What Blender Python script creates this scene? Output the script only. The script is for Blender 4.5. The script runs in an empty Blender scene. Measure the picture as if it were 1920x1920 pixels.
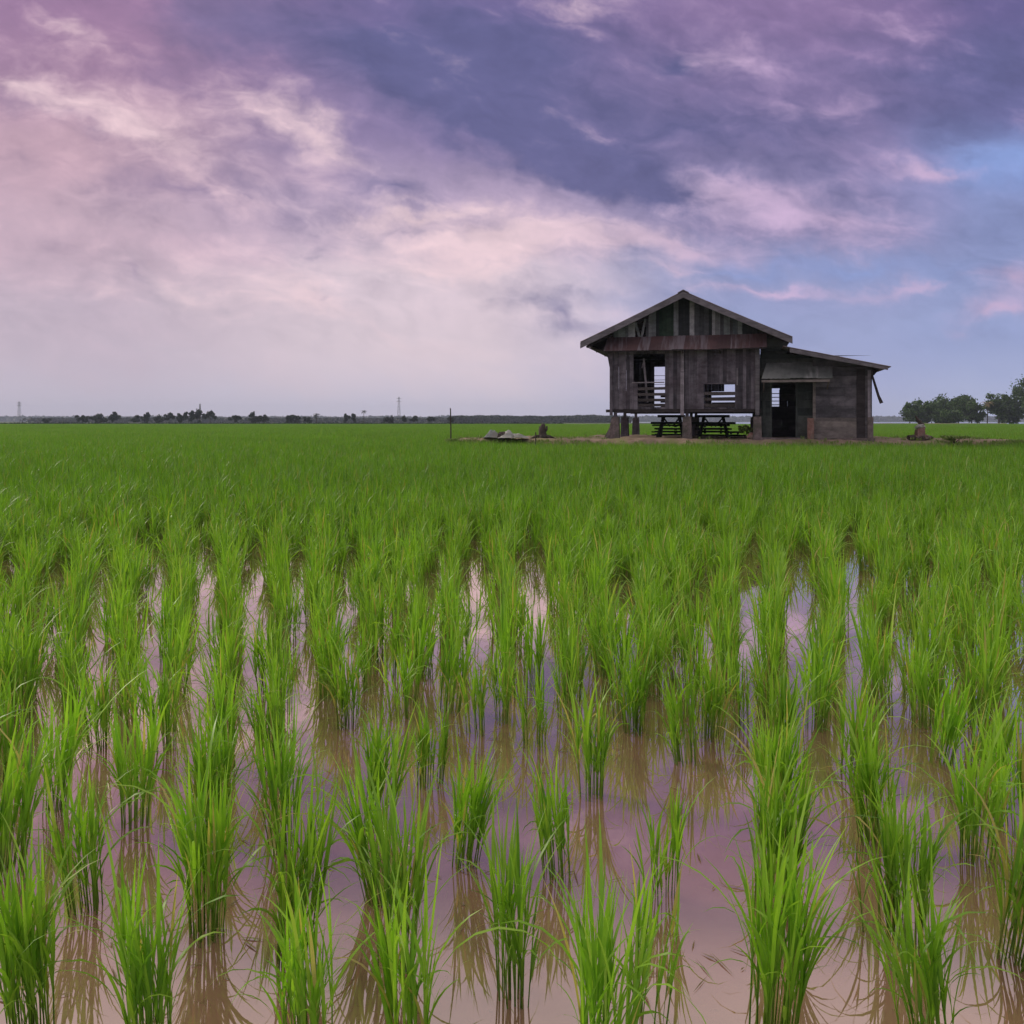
import bpy, math, random
import numpy as np
from mathutils import Vector, Matrix
R = math.radians
scene = bpy.context.scene
COL = scene.collection
rng = np.random.default_rng(7)
random.seed(7)

# ------------------------------------------------------------------ camera
F, HZ, CAMH = 1600.0, 790.0, 1.40          # focal length and horizon row in pixels of a 1920 square
cam_d = bpy.data.cameras.new('camera')
cam = bpy.data.objects.new('camera', cam_d)
COL.objects.link(cam)
cam.location = (0, 0, CAMH)
cam.rotation_euler = (R(90), 0, 0)
cam_d.sensor_width = 36.0
cam_d.lens = 36.0 * F / 1920.0
cam_d.shift_y = -(960.0 - HZ) / 1920.0
cam_d.clip_start = 0.05
cam_d.clip_end = 20000
scene.camera = cam

# ------------------------------------------------------------------ render / colour
scene.render.engine = 'CYCLES'
cy = scene.cycles
cy.use_denoising = True
cy.max_bounces = 7
cy.diffuse_bounces = 3
cy.glossy_bounces = 3
cy.transmission_bounces = 4
cy.volume_bounces = 1
cy.sample_clamp_indirect = 6
vs = scene.view_settings
vs.view_transform = 'Standard'
vs.look = 'None'
vs.exposure = 0.09
vs.gamma = 1.0

# ------------------------------------------------------------------ sun
SUN_AZ, SUN_EL = -62.0, 27.0                # azimuth from +Y (the view direction), negative = to the left
sun_d = bpy.data.lights.new('sun', 'SUN')
sun_d.energy = 1.9
sun_d.angle = R(14)
sun_d.color = (1.0, 0.87, 0.74)
sun = bpy.data.objects.new('sun', sun_d)
COL.objects.link(sun)
sd = Vector((math.sin(R(SUN_AZ)) * math.cos(R(SUN_EL)), math.cos(R(SUN_AZ)) * math.cos(R(SUN_EL)), math.sin(R(SUN_EL))))
sun.rotation_euler = (-sd).to_track_quat('-Z', 'Y').to_euler()

# ------------------------------------------------------------------ node helpers
def s2l(c):
    return tuple(((x / 255.0) / 12.92 if x / 255.0 <= 0.04045 else ((x / 255.0 + 0.055) / 1.055) ** 2.4) for x in c)

class NT:
    def __init__(s, tree): s.t = tree; s.n = tree.nodes; s.l = tree.links
    def new(s, kind, **kw):
        n = s.n.new(kind)
        for k, v in kw.items(): setattr(n, k, v)
        return n
    def link(s, a, b): s.l.new(a, b)
    def put(s, sock, v):
        if hasattr(v, 'is_linked') or hasattr(v, 'links'): s.l.new(v, sock)
        else: sock.default_value = v
    def m(s, op, a, b=None, c=None, clamp=False):
        n = s.n.new('ShaderNodeMath'); n.operation = op; n.use_clamp = clamp
        s.put(n.inputs[0], a)
        if b is not None: s.put(n.inputs[1], b)
        if c is not None: s.put(n.inputs[2], c)
        return n.outputs[0]
    def vm(s, op, a, b=None, scale=None):
        n = s.n.new('ShaderNodeVectorMath'); n.operation = op
        s.put(n.inputs[0], a)
        if b is not None: s.put(n.inputs[1], b)
        if scale is not None: s.put(n.inputs['Scale'], scale)
        return n.outputs[0]
    def mix(s, f, a, b, blend='MIX'):
        n = s.n.new('ShaderNodeMix'); n.data_type = 'RGBA'; n.blend_type = blend
        s.put(n.inputs[0], f); 
        for i, v in ((6, a), (7, b)):
            if isinstance(v, tuple) and len(v) == 3: v = v + (1,)
            s.put(n.inputs[i], v)
        return n.outputs[2]
    def smooth(s, v, a, b, lo=0.0, hi=1.0):
        n = s.n.new('ShaderNodeMapRange'); n.interpolation_type = 'SMOOTHSTEP'
        s.put(n.inputs[0], v); n.inputs[1].default_value = a; n.inputs[2].default_value = b
        n.inputs[3].default_value = lo; n.inputs[4].default_value = hi
        return n.outputs[0]
    def ramp(s, f, stops, interp='EASE'):
        n = s.n.new('ShaderNodeValToRGB'); cr = n.color_ramp; cr.interpolation = interp
        while len(cr.elements) < len(stops): cr.elements.new(0.5)
        for e, (p, c) in zip(cr.elements, stops):
            e.position = p; e.color = tuple(c) + (1,)
        s.put(n.inputs[0], f)
        return n.outputs[0]
    def noise(s, vec, scale, detail=4, rough=0.5, dist=0.0, out=0):
        n = s.n.new('ShaderNodeTexNoise')
        if vec is not None: s.put(n.inputs['Vector'], vec)
        n.inputs['Scale'].default_value = scale; n.inputs['Detail'].default_value = detail
        n.inputs['Roughness'].default_value = rough; n.inputs['Distortion'].default_value = dist
        return n.outputs[out]
    def mapping(s, vec, loc=(0, 0, 0), rot=(0, 0, 0), scl=(1, 1, 1), typ='TEXTURE'):
        n = s.n.new('ShaderNodeMapping'); n.vector_type = typ
        s.put(n.inputs[0], vec)
        n.inputs[1].default_value = loc; n.inputs[2].default_value = rot; n.inputs[3].default_value = scl
        return n.outputs[0]

# ------------------------------------------------------------------ world: dusk clouds over a clear sky
world = bpy.data.worlds.new('World')
scene.world = world
world.use_nodes = True
w = NT(world.node_tree)
w.n.clear()
out = w.new('ShaderNodeOutputWorld')
bg = w.new('ShaderNodeBackground')
sky = w.new('ShaderNodeTexSky', sky_type='NISHITA')
sky.sun_disc = False
sky.sun_elevation = R(SUN_EL)
sky.sun_rotation = R(SUN_AZ)
tc = w.new('ShaderNodeTexCoord')
D = tc.outputs['Generated']
sep = w.new('ShaderNodeSeparateXYZ'); w.link(D, sep.inputs[0])
dx, dy, dz = sep.outputs
ay = w.m('MAXIMUM', w.m('ABSOLUTE', dy), 0.12)
u = w.m('DIVIDE', dx, ay)
v = w.m('DIVIDE', dz, ay)
# cloud-map coordinates: P runs 0..19.2 from left to right of the view, Q runs 7.9 at the horizon to 0 high up
P = w.m('MULTIPLY_ADD', u, 16.0, 9.6)
Q = w.m('MULTIPLY_ADD', v, -16.0, 7.9)
cmb = w.new('ShaderNodeCombineXYZ'); w.link(P, cmb.inputs[0]); w.link(Q, cmb.inputs[1])
PQ = cmb.outputs[0]
stretch = w.mapping(PQ, rot=(0, 0, R(12)), scl=(2.1, 1.0, 1.0))
wn = w.noise(stretch, 0.8, 4, 0.5, out=1)
warp = w.vm('SCALE', w.vm('SUBTRACT', wn, (0.5, 0.5, 0.5)), scale=1.7)
wn2 = w.noise(PQ, 1.7, 5, 0.6, out=1)
warp2 = w.vm('SCALE', w.vm('SUBTRACT', wn2, (0.5, 0.5, 0.5)), scale=0.6)
WQ = w.vm('ADD', w.vm('ADD', PQ, warp), warp2)
fb = w.noise(w.mapping(w.vm('ADD', PQ, warp2), rot=(0, 0, R(15)), scl=(2.3, 1.0, 1.0)), 1.0, 6, 0.48, 0.4)
fbs = w.m('SUBTRACT', fb, 0.5)
fb2 = w.noise(w.mapping(w.vm('ADD', PQ, warp), loc=(31, 7, 0), rot=(0, 0, R(9)), scl=(2.0, 1.0, 1.0)), 2.6, 5, 0.52, 0.3)
fbs2 = w.m('SUBTRACT', fb2, 0.5)
def column(stops):
    st = sorted([(min(max((7.9 - q) / 7.9, 0), 1), s2l(c)) for q, c in stops])
    return w.ramp(w.m('DIVIDE', w.m('SUBTRACT', 7.9, w.m('MULTIPLY_ADD', fbs, 1.2, Q)), 7.9, clamp=True), st, 'EASE')
cL = column([(7.9, (186, 177, 196)), (6, (186, 168, 184)), (4.4, (188, 161, 177)), (2.6, (186, 153, 169)), (1.2, (156, 122, 152)), (0, (150, 116, 150))])
cM = column([(7.9, (194, 187, 206)), (6.5, (212, 194, 204)), (5.2, (211, 192, 203)), (4.1, (178, 158, 184)), (2.4, (134, 118, 158)), (0, (112, 100, 146))])
cR = column([(7.9, (166, 170, 203)), (6.4, (148, 156, 197)), (5.2, (138, 144, 186)), (4.2, (138, 130, 170)), (1.6, (126, 111, 154)), (0, (132, 110, 153))])
cF = column([(7.9, (166, 174, 208)), (6.3, (144, 155, 199)), (4.2, (130, 140, 186)), (2.9, (124, 140, 192)), (2.0, (102, 102, 150)), (0, (98, 90, 138))])
Pw = w.m('MULTIPLY_ADD', fbs, 2.2, P)
col = w.mix(w.smooth(Pw, 1.5, 7.5), cL, cM)
col = w.mix(w.smooth(Pw, 9.0, 14.0), col, cR)
col = w.mix(w.smooth(Pw, 15.5, 19.0), col, cF)
def blobs(lst):
    acc = None
    for (cx, cyy, rx, ry, ang, amp) in lst:
        mp = w.mapping(WQ, loc=(cx, cyy, 0), rot=(0, 0, R(ang)), scl=(rx * 2.0, ry * 2.0, 50))
        g = w.new('ShaderNodeTexGradient', gradient_type='QUADRATIC_SPHERE'); w.link(mp, g.inputs[0])
        acc = w.m('MULTIPLY', g.outputs['Fac'], amp) if acc is None else w.m('MULTIPLY_ADD', g.outputs['Fac'], amp, acc)
    return acc
dark = blobs([(7.6, 1.1, 3.6, 0.95, 17, 1.15), (9.6, 2.5, 2.6, 0.7, 14, 0.9), (11.9, 3.4, 2.2, 0.5, 20, 1.1), (4.2, 0.3, 1.2, 0.6, 0, 0.9),
              (12.7, 0.9, 0.55, 0.35, 0, 0.9), (19.0, 1.0, 2.0, 1.0, 10, 1.0), (12.6, 2.3, 2.6, 0.9, 0, 0.6), (10.0, 1.2, 2.6, 0.9, 5, 0.5), (15.5, 2.3, 2.2, .5, 5, .35), (16.0, 1.2, 1.6, .5, 10, .35), (14.5, 2.7, 1.8, .35, 8, .4), (16.3, 3.7, 1.2, .3, 20, .4), (17.0, 2.1, 2.4, 0.5, 5, 0.45),
              (7.2, 3.45, 1.8, 0.32, 0, 0.6), (10.7, 6.0, 1.3, 0.42, 14, 0.75), (5.8, 5.8, 0.6, 0.13, 8, 0.5), (2.6, 5.3, 0.35, 0.2, 30, 0.35),
              (5.6, 4.68, 1.0, 0.16, 0, 0.4), (1.2, 2.25, 2.2, 0.35, 18, 0.55), (3.2, 1.5, 2.4, .4, 24, .4), (3.6, 3.7, 2.8, 0.45, 8, 0.5), (15.8, 3.3, 1.6, 0.3, 12, 0.45),
              (0.8, 4.4, 1.6, 0.3, 8, 0.15), (10.2, 0.6, 2.0, 0.8, 0, 0.5), (7.9, 4.2, 1.6, 0.2, 4, 0.4)])
light = blobs([(2.7, 2.45, 3.1, 0.8, 27, 0.66), (0.4, 1.65, 1.4, 0.35, 20, 0.55), (1.1, 0.45, 1.0, 0.35, 28, 0.4), (4.9, 2.0, 2.1, 0.8, 30, 0.42), (6.0, 2.55, 1.2, 0.3, 25, 0.5),
               (9.7, 4.5, 3.3, 0.6, 3, 1.15), (12.7, 4.65, 2.4, 0.32, 4, 0.7), (8.1, 5.1, 2.2, 0.4, 0, 0.45), (5.5, 5.6, 0.8, 0.45, 32, 0.6),
               (3.6, 5.6, 2.6, 0.7, 18, 0.4), (13.9, 3.6, 1.5, 0.6, 10, 0.7), (15.6, 4.25, 1.9, 0.6, 12, 0.75), (17.5, 3.0, 0.8, 0.2, 5, 0.9),
               (18.9, 5.4, 0.75, 0.5, 0, 1.0), (18.4, 6.0, 0.9, 0.28, 0, 0.8), (14.3, 5.6, 2.4, 0.16, 1, 0.6), (17.2, 5.45, 1.2, 0.12, -6, 0.5),
               (13.4, 0.8, 1.7, 0.8, 20, 0.5), (11.0, 0.1, 0.9, 0.6, 40, 0.32), (7.8, 3.85, 1.5, 0.22, -4, 0.8), (7.2, 6.25, 3.2, 0.35, 8, 0.4), (12.6, 5.15, 1.6, 0.12, 2, 0.4),
               (15.6, 1.9, 2.2, 0.4, -8, 0.3), (16.5, 0.6, 1.6, 0.4, 20, 0.3)])
blue = blobs([(19.0, 2.85, 1.5, 0.5, -5, 1.0), (16.2, 5.15, 2.6, 0.34, 2, 0.5), (14.0, 5.2, 1.5, 0.2, 0, 0.3)])
thin = w.smooth(Q, 7.7, 5.0)                                       # detail fades into the murk above the horizon
fd = w.m('MULTIPLY', w.m('MULTIPLY_ADD', fbs2, 0.9, w.m('MULTIPLY', fbs, 1.5)), thin)
col = w.mix(w.smooth(w.m('ADD', blue, w.m('MULTIPLY', fbs, 0.5)), 0.05, 0.9, 0, 0.85), col, s2l((134, 156, 212)))
dk = w.smooth(w.m('ADD', dark, w.m('MULTIPLY', fd, 0.6)), 0.06, 1.05, 0.0, 0.95)
darkc = w.mix(w.smooth(P, 2.0, 7.0), s2l((132, 112, 150)), s2l((94, 93, 138)))
col = w.mix(dk, col, darkc)
lt = w.smooth(w.m('SUBTRACT', light, w.m('MULTIPLY', fd, 0.8)), 0.08, 1.0, 0.0, 0.85)
lightc = w.mix(w.smooth(P, 9.0, 15.0), s2l((226, 198, 204)), s2l((192, 166, 198)))
col = w.mix(lt, col, lightc)
# small-scale mottling of the cloud sheet
col = w.mix(1.0, col, w.ramp(w.m('MULTIPLY_ADD', w.m('MULTIPLY', w.m('MULTIPLY_ADD', fbs2, 0.7, fbs), thin), -0.95, 0.5), [(0, (0.66, 0.66, 0.70)), (0.5, (1, 1, 1)), (1.0, (1.34, 1.30, 1.26))], 'LINEAR'), 'MULTIPLY')
# high overcast and the evening side of the sky behind the camera are brighter
over = w.smooth(v, 0.488, 0.76)
back = w.smooth(dy, 0.0, -0.5)
oc = w.mix(w.noise(D, 3.0, 5, 0.55), (0.66, 0.565, 0.56), (1.02, 0.90, 0.88))
fac = w.m('MAXIMUM', over, back)
bk = w.mix(w.smooth(dx, -0.8, 0.8), (0.62, 0.50, 0.55), (0.34, 0.34, 0.48))
oc = w.mix(w.m('MULTIPLY', back, w.smooth(dz, 0.85, 0.35)), oc, bk)
col = w.mix(fac, col, oc)
skyc = w.vm('SCALE', sky.outputs[0], scale=0.004)
w.link(w.vm('ADD', col, skyc), bg.inputs[0])
bg.inputs[1].default_value = 1.0
w.link(bg.outputs[0], out.inputs[0])
world.cycles.sampling_method = 'MANUAL'
world.cycles.sample_map_resolution = 512

# ------------------------------------------------------------------ materials
def mat(name):
    m = bpy.data.materials.new(name); m.use_nodes = True
    t = NT(m.node_tree)
    b = t.n['Principled BSDF']
    return m, t, b

def rice_material(name, c1, c2, c3, base, dead):
    m, t, b = mat(name)
    uv = t.new('ShaderNodeUVMap'); uv.uv_map = 'UVMap'
    s = t.new('ShaderNodeSeparateXYZ'); t.link(uv.outputs[0], s.inputs[0])
    r, h = s.outputs[0], s.outputs[1]        # r = a random number for the blade, h = height along it
    oi = t.new('ShaderNodeObjectInfo')
    geo = t.new('ShaderNodeNewGeometry')
    lum = t.noise(geo.outputs['Position'], 0.9, 3, 0.6)
    c = t.ramp(r, [(0.0, c1), (0.45, c2), (0.9, c3), (1.0, dead)], 'LINEAR')
    c = t.mix(t.smooth(h, 0.0, 0.35, 0.8, 0.0), c, base)
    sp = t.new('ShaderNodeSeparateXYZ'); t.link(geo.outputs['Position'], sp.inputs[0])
    c = t.mix(t.smooth(t.m('MULTIPLY_ADD', lum, 3.0, sp.outputs[1]), 5.5, 17.0, 0.0, 1.0), c, t.vm('MULTIPLY', c, (0.58, 0.67, 0.52)))   # distant field toned darker: shading put into the leaf colour
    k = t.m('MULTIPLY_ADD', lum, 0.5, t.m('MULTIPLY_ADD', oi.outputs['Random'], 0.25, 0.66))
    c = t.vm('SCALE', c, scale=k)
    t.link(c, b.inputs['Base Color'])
    b.inputs['Roughness'].default_value = 0.42
    b.inputs['Specular IOR Level'].default_value = 0.5
    tr = t.new('ShaderNodeBsdfTranslucent')
    t.link(t.vm('MULTIPLY', c, (1.15, 1.25, 0.45)), tr.inputs[0])
    mx = t.new('ShaderNodeMixShader'); mx.inputs[0].default_value = 0.48
    t.link(b.outputs[0], mx.inputs[1]); t.link(tr.outputs[0], mx.inputs[2])
    t.link(mx.outputs[0], t.n['Material Output'].inputs[0])
    return m
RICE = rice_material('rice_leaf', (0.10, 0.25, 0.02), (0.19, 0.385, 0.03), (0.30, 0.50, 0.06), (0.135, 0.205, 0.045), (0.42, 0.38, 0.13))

def leaf_material(name, c1, c2):
    m, t, b = mat(name)
    geo = t.new('ShaderNodeNewGeometry')
    c = t.mix(geo.outputs['Random Per Island'], c1, c2)
    t.link(c, b.inputs['Base Color']); b.inputs['Roughness'].default_value = 0.6
    tr = t.new('ShaderNodeBsdfTranslucent'); t.link(c, tr.inputs[0])
    mx = t.new('ShaderNodeMixShader'); mx.inputs[0].default_value = 0.25
    t.link(b.outputs[0], mx.inputs[1]); t.link(tr.outputs[0], mx.inputs[2])
    t.link(mx.outputs[0], t.n['Material Output'].inputs[0])
    return m
LEAF_NEAR = leaf_material('tree_leaf', (0.014, 0.042, 0.010), (0.085, 0.17, 0.034))
LEAF_FAR = leaf_material('far_tree_leaf', (0.012, 0.026, 0.018), (0.03, 0.052, 0.028))
LEAF_DRY = leaf_material('dry_frond', (0.16, 0.13, 0.06), (0.32, 0.26, 0.13))
WEED = leaf_material('weed_leaf', (0.10, 0.18, 0.03), (0.22, 0.30, 0.07))
FARWOOD = leaf_material('far_wood_leaf', (0.015, 0.025, 0.025), (0.035, 0.05, 0.04))

def wood_material(name, dk, lt, axis=2, streak=9.0, rough=0.85, tint=None, isl=0.9):
    m, t, b = mat(name)
    tcn = t.new('ShaderNodeTexCoord'); o = tcn.outputs['Object']
    geo = t.new('ShaderNodeNewGeometry')
    sc = [streak, streak, streak]; sc[axis] = streak * 0.07
    mp = t.mapping(o, scl=tuple(sc), typ='POINT')
    off = t.vm('ADD', mp, t.vm('SCALE', (7.3, 3.1, 5.7), scale=geo.outputs['Random Per Island']))
    n1 = t.noise(off, 1.0, 6, 0.65, 0.4)
    n2 = t.noise(o, 0.9, 4, 0.6)
    fine = t.noise(off, 5.0, 3, 0.6)
    f = t.m('ADD', t.m('MULTIPLY', n1, 0.7), t.m('ADD', t.m('MULTIPLY', fine, 0.25), t.m('MULTIPLY', t.m('SUBTRACT', geo.outputs['Random Per Island'], 0.5), isl)))
    c = t.mix(t.smooth(f, 0.15, 0.85), dk, lt)
    if tint is not None:
        c = t.mix(t.smooth(n2, 0.46, 0.64, 0, 0.8), c, tint)
    blot = t.noise(t.mapping(o, scl=(1, 1, 1.8), typ='POINT'), 2.3, 6, 0.7)
    c = t.vm('SCALE', c, scale=t.smooth(blot, 0.36, 0.62, 0.72, 1.15))
    t.link(c, b.inputs['Base Color'])
    b.inputs['Roughness'].default_value = rough
    b.inputs['Specular IOR Level'].default_value = 0.2
    bp = t.new('ShaderNodeBump'); bp.inputs['Strength'].default_value = 0.5; bp.inputs['Distance'].default_value = 0.012
    t.link(n1, bp.inputs['Height']); t.link(bp.outputs[0], b.inputs['Normal'])
    return m
WALL = wood_material('weathered_plank', (0.042, 0.040, 0.050), (0.18, 0.165, 0.195), tint=(0.076, 0.064, 0.078), isl=0.5)
WALL_H = wood_material('weathered_board', (0.055, 0.052, 0.058), (0.18, 0.165, 0.16), axis=0, tint=(0.075, 0.07, 0.075))
POST_PALE = wood_material('pale_post', (0.15, 0.14, 0.16), (0.34, 0.31, 0.35), isl=0.2)
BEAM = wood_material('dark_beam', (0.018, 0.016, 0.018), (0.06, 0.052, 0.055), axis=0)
FASCIA = wood_material('grey_fascia', (0.095, 0.092, 0.105), (0.20, 0.19, 0.21), axis=0, isl=0.1)
G_GREY = wood_material('gable_grey', (0.15, 0.165, 0.18), (0.33, 0.34, 0.37))
G_DARK = wood_material('gable_dark', (0.025, 0.03, 0.034), (0.07, 0.075, 0.085))
G_GREEN = wood_material('gable_green', (0.018, 0.038, 0.026), (0.045, 0.068, 0.05))
G_TEAL = wood_material('gable_teal', (0.08, 0.10, 0.115), (0.21, 0.24, 0.25))
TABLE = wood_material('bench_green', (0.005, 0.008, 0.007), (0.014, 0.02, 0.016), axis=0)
SLAT = wood_material('dark_slat', (0.03, 0.028, 0.03), (0.09, 0.08, 0.082), axis=0)
EXT = wood_material('extension_panel', (0.05, 0.05, 0.058), (0.17, 0.16, 0.178), axis=0, streak=4, tint=(0.05, 0.05, 0.058), isl=0.35)
EXT_LO = wood_material('extension_lower_board', (0.11, 0.10, 0.10), (0.24, 0.215, 0.20), axis=0, streak=4, isl=0.3)
EXT_GREEN = wood_material('extension_green', (0.028, 0.036, 0.035), (0.075, 0.085, 0.08))

def metal_sheet(name, c1, c2, c3, rust):
    m, t, b = mat(name)
    tcn = t.new('ShaderNodeTexCoord'); o = tcn.outputs['Object']
    geo = t.new('ShaderNodeNewGeometry')
    n = t.noise(o, 1.3, 5, 0.6)
    st = t.noise(t.mapping(o, scl=(5, 0.6, 0.6), typ='POINT'), 1.0, 4, 0.6)
    c = t.mix(t.smooth(n, 0.35, 0.65), c1, c2)
    c = t.mix(t.smooth(t.m('ADD', st, t.m('MULTIPLY', t.m('SUBTRACT', geo.outputs['Random Per Island'], 0.5), 0.5)), 0.6 - rust, 0.85 - rust), c, c3)
    t.link(c, b.inputs['Base Color'])
    b.inputs['Roughness'].default_value = 0.65
    b.inputs['Metallic'].default_value = 0.15
    return m
ROOF = metal_sheet('roof_zinc', (0.11, 0.10, 0.11), (0.20, 0.185, 0.20), (0.13, 0.08, 0.065), 0.0)
RUST = metal_sheet('rusty_awning', (0.062, 0.036, 0.04), (0.10, 0.056, 0.058), (0.17, 0.15, 0.17), 0.10)
GREENTIN = metal_sheet('mossy_awning', (0.10, 0.115, 0.11), (0.17, 0.185, 0.18), (0.26, 0.27, 0.265), 0.0)

def rough_material(name, a, bcol, c3, scale, bump=0.6, dist=0.02, rough=0.9):
    m, t, b = mat(name)
    tcn = t.new('ShaderNodeTexCoord'); o = tcn.outputs['Object']
    n = t.noise(o, scale, 8, 0.65); n2 = t.noise(o, scale * 0.23, 4, 0.6)
    c = t.mix(t.smooth(n, 0.3, 0.7), a, bcol); c = t.mix(t.smooth(n2, 0.45, 0.65), c, c3)
    t.link(c, b.inputs['Base Color']); b.inputs['Roughness'].default_value = rough
    b.inputs['Specular IOR Level'].default_value = 0.2
    bp = t.new('ShaderNodeBump'); bp.inputs['Strength'].default_value = bump; bp.inputs['Distance'].default_value = dist
    t.link(n, bp.inputs['Height']); t.link(bp.outputs[0], b.inputs['Normal'])
    return m
CONC = rough_material('mossy_concrete', (0.11, 0.09, 0.09), (0.21, 0.175, 0.175), (0.08, 0.08, 0.065), 6)
BRICK = rough_material('old_brick', (0.17, 0.09, 0.075), (0.26, 0.17, 0.15), (0.13, 0.12, 0.10), 9)
SOIL = rough_material('earth', (0.17, 0.13, 0.09), (0.29, 0.225, 0.175), (0.17, 0.17, 0.08), 3.0, 1.0, 0.05)
GROUND = rough_material('far_grass_ground', (0.05, 0.085, 0.02), (0.075, 0.12, 0.03), (0.06, 0.08, 0.03), 0.02, 0.2, 0.1)
TARP = rough_material('pale_sheet', (0.28, 0.30, 0.28), (0.42, 0.42, 0.40), (0.20, 0.21, 0.18), 4, 0.6, 0.03)
TIN = rough_material('grey_sheet', (0.16, 0.19, 0.18), (0.30, 0.33, 0.32), (0.20, 0.2, 0.18), 4)
BARK = rough_material('bark', (0.035, 0.028, 0.024), (0.085, 0.07, 0.06), (0.06, 0.055, 0.045), 5)
STEEL = rough_material('steel_mast', (0.17, 0.17, 0.18), (0.25, 0.25, 0.26), (0.2, 0.2, 0.2), 2, 0.1)

# flooded paddy: brown silty water under a mirror surface
WATER, t, b = mat('paddy_water')
tcn = t.new('ShaderNodeTexCoord'); o = tcn.outputs['Object']
n = t.noise(o, 1.6, 5, 0.6); n2 = t.noise(o, 26, 4, 0.6)
c = t.mix(t.smooth(n, 0.3, 0.7), (0.21, 0.112, 0.078), (0.27, 0.152, 0.108))
c = t.mix(t.smooth(n2, 0.62, 0.72, 0, 0.35), c, (0.10, 0.065, 0.04))
t.link(c, b.inputs['Base Color'])
bp = t.new('ShaderNodeBump'); bp.inputs['Strength'].default_value = 0.025; bp.inputs['Distance'].default_value = 0.01
t.link(t.m('ADD', t.noise(o, 5.0, 3, 0.5), t.m('MULTIPLY', t.noise(o, 30, 2, 0.5), 0.12)), bp.inputs['Height'])
df = t.new('ShaderNodeBsdfDiffuse'); t.link(c, df.inputs[0])
gl = t.new('ShaderNodeBsdfGlossy'); gl.inputs['Roughness'].default_value = 0.008; gl.inputs['Color'].default_value = (1, .91, .87, 1); t.link(bp.outputs[0], gl.inputs['Normal'])
lw = t.new('ShaderNodeLayerWeight'); lw.inputs['Blend'].default_value = 0.5
fr = t.m('MULTIPLY_ADD', t.m('POWER', lw.outputs['Facing'], 1.45), 0.96, 0.02)       # silty film: strong mirror at grazing angles
mx = t.new('ShaderNodeMixShader'); t.link(fr, mx.inputs[0]); t.link(df.outputs[0], mx.inputs[1]); t.link(gl.outputs[0], mx.inputs[2])
t.link(mx.outputs[0], t.n['Material Output'].inputs[0])
LAKE, t, b = mat('lake_water')
b.inputs['Base Color'].default_value = (0.10, 0.12, 0.14, 1); b.inputs['Roughness'].default_value = 0.12; b.inputs['IOR'].default_value = 1.33

# ------------------------------------------------------------------ mesh helpers
def tag(o, label=None, cat=None, group=None, kind=None):
    if label: o['label'] = label
    if cat: o['category'] = cat
    if group: o['group'] = group
    if kind: o['kind'] = kind
    return o

def link(name, me, parent=None, loc=None):
    o = bpy.data.objects.new(name, me); COL.objects.link(o)
    if parent is not None: o.parent = parent
    if loc is not None: o.location = loc
    return o

def empty(name, loc=(0, 0, 0), rz=0.0):
    o = bpy.data.objects.new(name, None); COL.objects.link(o)
    o.location = loc; o.rotation_euler = (0, 0, rz); o.empty_display_size = 0.3
    return o

class MB:
    """collects boxes, bars, tubes and quads of one mesh, with a material index per face"""
    def __init__(s): s.v = []; s.f = []; s.mi = []; s.cur = 0
    def face(s, idx): s.f.append(tuple(idx)); s.mi.append(s.cur)
    def hexa(s, p):
        k = len(s.v); s.v += [tuple(x) for x in p]
        for q in ((0, 3, 2, 1), (4, 5, 6, 7), (0, 1, 5, 4), (1, 2, 6, 5), (2, 3, 7, 6), (3, 0, 4, 7)): s.face([k + i for i in q])
    def box(s, x0, x1, y0, y1, z0, z1, j=0.0):
        p = [(x0, y0, z0), (x1, y0, z0), (x1, y1, z0), (x0, y1, z0), (x0, y0, z1), (x1, y0, z1), (x1, y1, z1), (x0, y1, z1)]
        if j: p = [(a + random.uniform(-j, j), b_, c_ + random.uniform(-j, j)) for a, b_, c_ in p]
        s.hexa(p)
    def bar(s, a, b_, wd, dp):
        a = Vector(a); b_ = Vector(b_); d = (b_ - a).normalized()
        up = Vector((0, 1, 0)) if abs(d.y) < 0.9 else Vector((1, 0, 0))
        sx = d.cross(up).normalized() * (wd / 2); sy = d.cross(sx).normalized() * (dp / 2)
        s.hexa([a - sx - sy, a + sx - sy, a + sx + sy, a - sx + sy, b_ - sx - sy, b_ + sx - sy, b_ + sx + sy, b_ - sx + sy])
    def tube(s, pts, rad, n=7):
        k0 = len(s.v)
        for i, p in enumerate(pts):
            p = Vector(p); d = (Vector(pts[min(i + 1, len(pts) - 1)]) - Vector(pts[max(i - 1, 0)])).normalized()
            a = d.orthogonal().normalized() if i == 0 else (a - d * a.dot(d)).normalized()
            b_ = d.cross(a)
            for j in range(n):
                t_ = 2 * math.pi * j / n
                s.v.append(tuple(p + (a * math.cos(t_) + b_ * math.sin(t_)) * rad[i]))
        for i in range(len(pts) - 1):
            for j in range(n):
                s.face([k0 + i * n + j, k0 + i * n + (j + 1) % n, k0 + (i + 1) * n + (j + 1) % n, k0 + (i + 1) * n + j])
        s.face([k0 + (len(pts) - 1) * n + j for j in range(n)])
        s.face([k0 + n - 1 - j for j in range(n)])
    def build(s, name, mats, parent=None, loc=None, smooth=False):
        me = bpy.data.meshes.new(name); me.from_pydata(s.v, [], s.f)
        if not isinstance(mats, (list, tuple)): mats = [mats]
        for m_ in mats: me.materials.append(m_)
        me.polygons.foreach_set('material_index', s.mi)
        if smooth: me.polygons.foreach_set('use_smooth', [True] * len(me.polygons))
        me.update()
        return link(name, me, parent, loc)

def quads_mesh(name, V, mats, smooth=False):
    """V: (n,4,3) array of loose quads"""
    n = len(V); me = bpy.data.meshes.new(name)
    me.from_pydata(V.reshape(-1, 3).tolist(), [], (np.arange(n * 4).reshape(n, 4)).tolist())
    me.materials.append(mats); me.update()
    return me

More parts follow.
